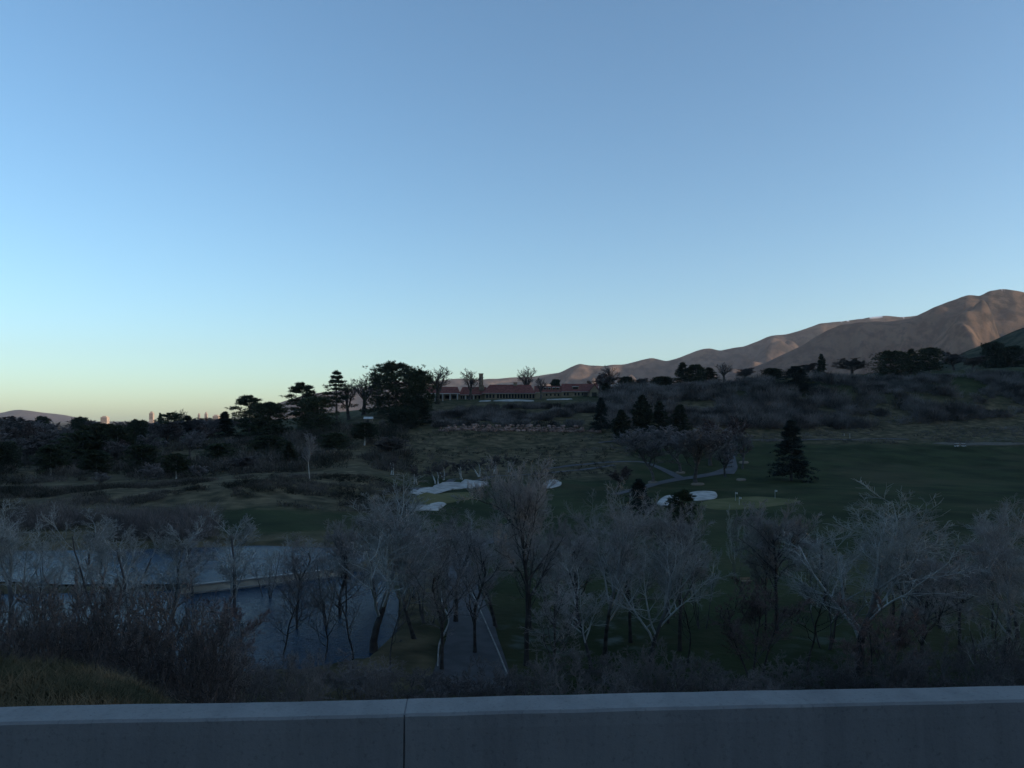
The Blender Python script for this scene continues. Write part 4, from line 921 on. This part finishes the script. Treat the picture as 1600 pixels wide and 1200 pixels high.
# ------------------------------------------------------------------ dry grass on the mound beside the barrier
def mound_grass():
    rng = np.random.default_rng(9); n = 46000
    d = rng.uniform(6.5, 15.0, n); px = rng.uniform(-160, 430, n); x = (px-CX)/F*d
    k = fbm(x/0.8, d/0.8, 3, 15) > -0.25+0.5*rng.random(n)-0.35; x, d = x[k], d[k]; n = len(x)
    z = hgt(x, d)-0.01; a = rng.random(n)*6.28; tall = np.clip(0.5+fbm(x/1.5, d/1.5, 3, 16), 0.15, 1.2)
    L = rng.uniform(0.06, 0.26, n)*tall+0.04; bend = rng.uniform(0.1, 1.5, n)
    s = np.stack([np.cos(a), np.sin(a), 0*a], -1); o = np.stack([-np.sin(a), np.cos(a), 0*a], -1)
    w = rng.uniform(0.004, 0.009, n)[:, None]; b = np.stack([x, d, z], -1)
    m1 = b+o*(bend*L*0.3)[:, None]+np.array([0, 0, 1])*(L*0.6)[:, None]; t = b+o*(bend*L)[:, None]+np.array([0, 0, 1])*L[:, None]
    V = np.stack([b-s*w, b+s*w, m1+s*w*0.6, m1-s*w*0.6, t], 1).reshape(-1, 3); i = np.arange(n)[:, None]*5
    f = np.concatenate([i+np.array([[0, 1, 2]]), i+np.array([[0, 2, 3]]), i+np.array([[3, 2, 4]])])
    obj('grass', mesh('grass', V, f, M['dry_grass']), kind='stuff', label='dry tufted grass on the mound behind the barrier at lower left', cat='grass')
mound_grass()

# ------------------------------------------------------------------ rock wall on the bluff
def rock_wall():
    root = obj('rock_wall', None, loc=((810-CX)/F*431, 431, float(hgt((810-CX)/F*431, 431))), label='stacked reddish boulders along the foot of the bluff below the clubhouse', cat='wall')
    rng = random.Random(4); shapes = []
    for s in range(7):
        bm = bmesh.new(); bmesh.ops.create_icosphere(bm, subdivisions=1, radius=1.0)
        for v in bm.verts:
            v.co *= rng.uniform(0.72, 1.12); v.co.x = max(-0.85, min(0.85, v.co.x)); v.co.z = max(-0.8, min(0.75, v.co.z))
        me = bpy.data.meshes.new('boulder'); bm.to_mesh(me); bm.free(); me.materials.append(M['rock']); shapes.append(me)
    px = 688.0
    while px < 938:
        for lev in range(3):
            if lev == 2 and rng.random() < 0.5: continue
            if px > 900 and lev and rng.random() < 0.6: continue
            s = rng.uniform(0.6, 1.75)*(1.25 if lev == 0 else 1.0); d = 431+lev*1.3+rng.uniform(-0.5, 0.5); p = px+rng.uniform(-1.6, 1.6)
            x = (p-CX)/F*d; z = float(hgt(x, 430))+0.4+lev*1.35
            o = obj('boulder', rng.choice(shapes), root, (x-root.location.x, d-431, z-root.location.z))
            o.scale = (s*1.25, s, s*0.85); o.rotation_euler = (rng.uniform(-.3, .3), rng.uniform(-.3, .3), rng.uniform(0, 6.3))
        px += rng.uniform(3.6, 6.0)
rock_wall()

# ------------------------------------------------------------------ the clubhouse on the bluff
def clubhouse():
    D = 562.0; mx = lambda p: (p-CX)/F*D; mz = lambda y: (HY-y)/F*D
    X0, Z0 = mx(800), mz(625)
    root = obj('clubhouse', None, loc=(X0, D, Z0), label='long low clubhouse with red tiled roofs on top of the bluff', cat='building')
    lx = lambda p: mx(p)-X0; lz = lambda y: mz(y)-Z0
    def part(name, vf, m_, par=root): return obj(name, mesh(name, *joinp(vf if isinstance(vf, list) else [vf]), M[m_]), par)
    def wall(p0, p1, y_eave, fy, depth, m_='stucco'):
        return part('wall', box(lx(p0), lx(p1), fy, fy+depth, -1.5, lz(y_eave)), m_)
    def roof(p0, p1, y_ridge, y_eave, fy, depth, hip0=0.0, hip1=0.0, over=0.9):
        a, b = lx(p0)-over*0.6, lx(p1)+over*0.6; y0, y1 = fy-over, fy+depth+over; ym = (y0+y1)/2; ze, zr = lz(y_eave)+0.02, lz(y_ridge)
        th = 0.28
        V = [(a, y0, ze), (b, y0, ze), (b, y1, ze), (a, y1, ze), (a+hip0, ym, zr), (b-hip1, ym, zr), (a, y0, ze-th), (b, y0, ze-th), (b, y1, ze-th), (a, y1, ze-th)]
        Fc = [(0, 1, 5, 4), (2, 3, 4, 5), (1, 2, 5), (3, 0, 4), (0, 6, 7, 1), (1, 7, 8, 2), (2, 8, 9, 3), (3, 9, 6, 0), (6, 9, 8, 7)]
        r_ = part('roof', (V, Fc), 'roof')
        part('ridge_cap', box(a+hip0, b-hip1, ym-0.18, ym+0.18, zr-0.12, zr+0.14), 'roof', r_)
        part('gutter', box(a+0.05, b-0.05, y0-0.16, y0-0.012, ze-th+0.02, ze-0.06), 'white', r_)
        return r_
    def window(p0, p1, y0, y1, fy, par=root):
        w = part('window', box(lx(p0), lx(p1), fy-0.05, fy+0.05, lz(y1), lz(y0)), 'glass', par)
        e = 0.13; a, b, c, d = lx(p0), lx(p1), lz(y1), lz(y0)
        part('frame', [box(a-e, a-0.002, fy-0.12, fy+0.02, c-e, d+e), box(b+0.002, b+e, fy-0.12, fy+0.02, c-e, d+e), box(a, b, fy-0.12, fy+0.02, d+0.002, d+e), box(a, b, fy-0.12, fy+0.02, c-e, c-0.002)], 'trim', w)
        return w
    def dormer(p0, p1, y0, y1, fy, par):
        dm = part('dormer', box(lx(p0), lx(p1), fy, fy+3.2, lz(y1)-0.6, lz(y0)), 'stucco', par)
        part('dormer_roof', box(lx(p0)-0.25, lx(p1)+0.25, fy-0.3, fy+3.4, lz(y0)+0.002, lz(y0)+0.3), 'white', par)
        part('pane', box(lx(p0)+0.35, lx(p1)-0.35, fy-0.06, fy-0.003, lz(y1)+0.1, lz(y0)-0.3), 'glass', dm)
    # west wing with the white porch
    wall(664, 716, 615, 3.0, 11); roof(662, 717, 604, 614.5, 3.0, 11, 0, 2)
    po = part('porch_beam', box(lx(662.5), lx(717.5), -2.6, 1.9, lz(615.6), lz(614.7)), 'white')
    for p in (668.3, 680.4, 692.3, 703.6, 715.2):
        part('porch_post', box(lx(p)-0.32, lx(p)+0.32, -2.4, -1.8, -1.2, lz(615.6)-0.003), 'white')
    for p in (671, 683, 695, 706): window(p, p+6.5, 617.5, 623, 2.95)
    # link
    wall(716.2, 757, 617, 4.0, 9); roof(717.6, 758, 604.3, 616.3, 4.0, 9.5, 2.2, 0)
    for p in (719, 722.6, 729, 735, 741.5, 747): window(p, p+2.8, 618, 623.2, 3.95)
    for p in (726.8, 733, 739.6): part('pilaster', box(lx(p)-0.3, lx(p)+0.3, 3.55, 3.9, -1.0, lz(617.2)), 'white')
    # tall stone chimney
    ch = part('chimney', [box(lx(747.8), lx(754.2), 6.0, 9.0, -1, lz(583.6)), box(lx(752), lx(756), 5.2, 8.2, lz(610), lz(601.5))], 'stone')
    part('chimney_cap', box(lx(747.2), lx(754.8), 5.7, 9.3, lz(583.6)+0.003, lz(582.6)), 'stone', ch)
    # main hall
    wall(757.2, 835, 614.8, 0.0, 16); roof(754, 836, 600.6, 614.4, 0.0, 16, 5.5, 3.5)
    p = 776.5
    while p < 834:
        window(p, p+3.2, 615.9, 622.2, -0.06); p += 4.6
    for p in (759.5, 764.5, 769.5): window(p, p+3.2, 616.3, 621.8, -0.06)
    part('terrace', box(lx(757), lx(835), -3.2, -0.2, -1.6, 0.35), 'kerb')
    c2 = part('chimney', box(lx(802.5), lx(808), 6.8, 9.6, lz(606), lz(597.4)), 'stone')
    part('chimney_cap', box(lx(802), lx(808.5), 6.5, 9.9, lz(597.4)+0.003, lz(596.8)), 'stone', c2)
    # dormer wing
    wall(835.2, 877, 613, 2.0, 11); r4 = roof(836.5, 878, 602.6, 612.6, 2.0, 11, 0, 0)
    for p in (851.8, 858.8, 865.8, 872.2): dormer(p-2, p+2, 605.2, 608.4, 3.6, r4)
    for p in (838, 844, 853, 859.5, 866, 871.5): window(p, p+2.6, 615, 618.6, 1.95)
    part('parapet', box(lx(836), lx(848), 0.6, 1.8, -1.5, lz(612.9)), 'stucco')
    # east wing with the front gable
    wall(877.2, 934, 612, 1.0, 14); r5 = roof(878.6, 935, 599.2, 611.6, 1.0, 14, 0.5, 0.5)
    dormer(895, 904.5, 604, 608, 2.6, r5)
    for p in (881, 886, 898, 903, 909): window(p, p+2.8, 613.5, 618, 0.95)
    a, b, zr, ze = lx(920.5), lx(935.8), lz(601.2), lz(612.5); ym = -3.2; xm = (a+b)/2
    part('gable', ([(a, ym, -1.5), (b, ym, -1.5), (b, ym, ze), (xm, ym, zr), (a, ym, ze), (a, 6, -1.5), (b, 6, -1.5), (b, 6, ze), (xm, 6, zr), (a, 6, ze)], [(0, 1, 2, 3, 4), (5, 9, 8, 7, 6), (0, 4, 9, 5), (1, 6, 7, 2), (2, 7, 8, 3), (4, 3, 8, 9)]), 'stucco')
    for s in (-1, 1):
        e = a-0.7 if s < 0 else b+0.7; ezz = ze-0.55
        part('gable_roof', ([(e, ym-0.6, ezz), (xm, ym-0.6, zr+0.06), (xm, 7.5, zr+0.06), (e, 7.5, ezz), (e, ym-0.6, ezz+0.3), (xm, ym-0.6, zr+0.36), (xm, 7.5, zr+0.36), (e, 7.5, ezz+0.3)], [(0, 1, 2, 3), (4, 7, 6, 5), (0, 4, 5, 1), (1, 5, 6, 2), (2, 6, 7, 3), (3, 7, 4, 0)]), 'roof')
    part('doorway', box(lx(924), lx(931.5), ym-0.06, ym-0.004, 0, lz(613.2)), 'dark')
    part('doorway', box(lx(911), lx(918.5), 0.93, 0.99, 0, lz(613.6)), 'dark')
    # garden hut beside it
    h = obj('garden_hut', None, loc=(mx(952), D+2, float(hgt(mx(952), D+2))), label='tiny pale hut right of the clubhouse gable', cat='hut')
    obj('wall', mesh('wall', *box(-1.0, 1.0, -1, 1, -1.0, 2.2), M['white']), h)
    obj('roof', mesh('roof', [(-1.3, -1.3, 2.21), (1.3, -1.3, 2.21), (1.3, 1.3, 2.21), (-1.3, 1.3, 2.21), (0, 0, 3.6)], [(0, 1, 4), (1, 2, 4), (2, 3, 4), (3, 0, 4), (3, 2, 1, 0)], M['dark']), h)
    obj('door', mesh('door', *box(-0.4, 0.4, -1.06, -1.003, -0.8, 1.6), M['dark']), h)
clubhouse()
# white shelter half hidden below the skyline trees
def shelter():
    px, d = 575, 470; x = (px-CX)/F*d
    h = obj('shelter', None, loc=(x, d, float(hgt(x, d))), label='small pale shed between the bare trees left of the largest pine', cat='shed')
    obj('wall', mesh('wall', *box(-2.4, 2.4, 0, 3, -1, 2.3), M['stucco']), h)
    obj('roof', mesh('roof', [(-2.8, -0.4, 2.31), (2.8, -0.4, 2.31), (2.8, 3.4, 2.31), (-2.8, 3.4, 2.31), (-2.8, 1.5, 3.6), (2.8, 1.5, 3.6)], [(0, 1, 5, 4), (2, 3, 4, 5), (1, 2, 5), (3, 0, 4), (3, 2, 1, 0)], M['white']), h)
    obj('door', mesh('door', *box(-0.5, 0.5, -0.06, -0.003, -0.5, 1.9), M['dark']), h)
shelter()

# ------------------------------------------------------------------ small things on the course
def flagstick(px, py, h, label):
    x, d = hit(px, py, 150); r = obj('flagstick', None, loc=(x, d, float(hgt(x, d))), label=label, cat='flag', group='flagsticks on the putting green')
    v, f = tubes(np.array([[[0, 0, -0.1], [0, 0, h/2], [0, 0, h]]]), np.full((1, 3), 0.045), 6)
    obj('pole', mesh('pole', v, f, M['white']), r)
    fl = [(0.05+0.62*i/6, 0.05*math.sin(i*1.2), h-0.04-(0.06*i/6)) for i in range(7)]
    V = fl+[(a, b, c-0.5) for a, b, c in fl]+[(a, b+0.015, c) for a, b, c in fl]+[(a, b+0.015, c-0.5) for a, b, c in fl]
    obj('flag', mesh('flag', V, [(i, i+1, i+8, i+7) for i in range(6)]+[(14+i, 21+i, 22+i, 15+i) for i in range(6)], M['white']), r)
flagstick(1149, 783, 2.6, 'flagstick at the left of the tan putting green')
flagstick(1155, 790, 2.4, 'nearest flagstick beside the left one on the putting green')
flagstick(1211, 779, 2.6, 'flagstick at the right end of the tan putting green')
def bench(px, py):
    x, d = hit(px, py, 60); r = obj('bench', None, loc=(x, d, float(hgt(x, d))), label='small tan wooden bench on the grass gap', cat='bench'); r.rotation_euler = (0, 0, 0.25)
    for i in range(3): obj('slat', mesh('slat', *box(-0.75, 0.75, -0.24+i*0.17, -0.09+i*0.17, 0.42, 0.47), M['wood']), r)
    for s in (-0.55, 0.55): obj('leg', mesh('leg', *box(s-0.06, s+0.06, -0.2, 0.22, -0.1, 0.417), M['dark']), r)
    for i in range(2): obj('back_slat', mesh('back_slat', *box(-0.75, 0.75, 0.29, 0.33, 0.58+i*0.17, 0.71+i*0.17), M['wood']), r)
    for s in (-0.55, 0.55): obj('post', mesh('post', *box(s-0.04, s+0.04, 0.335, 0.40, -0.1, 0.9), M['dark']), r)
bench(1166, 913)
def golf_cart(px, py, rz, label):
    x, d = hit(px, py, 300); r = obj('golf_cart', None, loc=(x, d, float(hgt(x, d))+0.22), label=label, cat='cart', group='carts at the far edge of the fairway'); r.rotation_euler = (0, 0, rz)
    V = [(-1.15, -0.6, 0.25), (1.15, -0.6, 0.25), (1.15, 0.6, 0.25), (-1.15, 0.6, 0.25), (-1.2, -0.6, 0.75), (-0.1, -0.6, 0.75), (0.35, -0.6, 0.4), (0.75, -0.6, 0.85), (1.2, -0.55, 0.62), (-1.2, 0.6, 0.75), (-0.1, 0.6, 0.75), (0.35, 0.6, 0.4), (0.75, 0.6, 0.85), (1.2, 0.55, 0.62)]
    obj('body', mesh('body', V, [(3, 2, 1, 0), (0, 1, 8, 7, 6, 5, 4), (3, 9, 10, 11, 12, 13, 2), (4, 5, 10, 9), (5, 6, 11, 10), (6, 7, 12, 11), (7, 8, 13, 12), (1, 2, 13, 8), (0, 4, 9, 3)], M['cart_white']), r)
    obj('seat', mesh('seat', *joinp([box(-0.75, -0.15, -0.55, 0.55, 0.753, 0.86), box(-0.88, -0.76, -0.55, 0.55, 0.753, 1.25)]), M['dark']), r)
    obj('roof', mesh('roof', *box(-1.0, 0.9, -0.62, 0.62, 1.80, 1.88), M['cart_white']), r)
    for sx, sy in ((-0.92, -0.56), (-0.92, 0.56), (0.74, -0.56), (0.74, 0.56)):
        v, f = tubes(np.array([[[sx, sy, 0.72], [sx, sy, 1.3], [sx*0.98, sy, 1.797]]]), np.full((1, 3), 0.03), 5); obj('roof_post', mesh('roof_post', v, f, M['dark']), r)
    for sx in (-0.8, 0.8):
        for sy in (-0.55, 0.55):
            bm = bmesh.new(); bmesh.ops.create_cone(bm, cap_ends=True, segments=14, radius1=0.24, radius2=0.24, depth=0.2)
            me = bpy.data.meshes.new('wheel'); bm.to_mesh(me); bm.free(); me.materials.append(M['rubber']); o = obj('wheel', me, r, (sx, sy*1.02, 0.24)); o.rotation_euler = (math.pi/2, 0, 0)
golf_cart(1495, 699, 0.3, 'left one of two small carts at the far edge of the fairway')
golf_cart(1505.5, 699, -0.5, 'right one of two small carts at the far edge of the fairway')
def marker_post(px, py, h, label, dmin=300):
    x, d = hit(px, py, dmin); r = obj('marker_post', None, loc=(x, d, float(hgt(x, d))), label=label, cat='post', group='thin white marker posts')
    v, f = tubes(np.array([[[0, 0, -0.2], [0, 0, h/2], [0, 0, h]]]), np.full((1, 3), 0.09), 6); obj('post', mesh('post', v, f, M['white']), r)
    bm = bmesh.new(); bmesh.ops.create_uvsphere(bm, u_segments=8, v_segments=6, radius=0.16); me = bpy.data.meshes.new('post_cap'); bm.to_mesh(me); bm.free(); me.materials.append(M['white']); obj('post_cap', me, r, (0, 0, h))
marker_post(1319, 681, 1.2, 'short white post on the bank above the right fairway, left of the pair')
marker_post(1328, 685, 2.6, 'taller white post on the bank above the right fairway, right of the pair')
marker_post(1439, 583, 2.6, 'white post on the grassy right ridge beside the broad pine', 560)

# ------------------------------------------------------------------ the far town catching the sun
def far_building(px, d, w, y_top, label, dome=False):
    x = (px-CX)/F*d; zt = (HY-y_top)/F*d; wd = w/F*d; zb = -46.0
    r = obj('city_building', None, loc=(x, d, zb), label=label, cat='building', group='far town on the left horizon')
    hh = zt-zb
    obj('tower', mesh('tower', *box(-wd/2, wd/2, -wd*0.4, wd*0.4, 0, hh*0.9), M['city']), r)
    obj('penthouse', mesh('penthouse', *box(-wd*0.3, wd*0.3, -wd*0.25, wd*0.25, hh*0.9+0.01, hh), M['city']), r)
    n = 6
    for i in range(n):
        obj('window_band', mesh('window_band', *box(-wd*0.46, wd*0.46, -wd*0.4-0.3, -wd*0.4-0.02, hh*(0.45+0.07*i), hh*(0.45+0.07*i)+hh*0.03), M['glass']), r)
    if dome:
        bm = bmesh.new(); bmesh.ops.create_uvsphere(bm, u_segments=14, v_segments=8, radius=wd*0.3); me = bpy.data.meshes.new('dome'); bm.to_mesh(me); bm.free(); me.materials.append(M['city']); obj('dome', me, r, (0, 0, hh))
far_building(164, 5200, 10, 650, 'far grey block on the left skyline above the bare trees')
far_building(237, 5600, 6, 643, 'far sunlit tower on the left skyline')
far_building(311, 6000, 3, 645.5, 'far thin sunlit building left of the domed one')
far_building(322, 6000, 4, 644.5, 'far domed building on the left skyline', True)
far_building(338, 6200, 9, 648, 'far low sunlit building right of the domed one')
far_building(15, 5600, 5, 661, 'far bright building at the foot of the left mountain')

# ------------------------------------------------------------------ the air
def haze():
    me = mesh('haze', *box(-22600, 22600, -17600, 17900, -140, 1700))
    m = bpy.data.materials.new('haze'); m.use_nodes = True; nt = m.node_tree; nt.nodes.clear()
    o = nt.nodes.new('ShaderNodeOutputMaterial'); p = nt.nodes.new('ShaderNodeVolumePrincipled')
    p.inputs['Color'].default_value = (0.82, 0.91, 1.0, 1); p.inputs['Density'].default_value = 2.2e-5; p.inputs['Anisotropy'].default_value = 0.2
    p.inputs['Density Attribute'].default_value = ''
    nt.links.new(p.outputs[0], o.inputs['Volume']); me.materials.append(m)
    try: m.cycles.homogeneous_volume = True
    except Exception: pass
    obj('haze', me, kind='stuff')
haze()
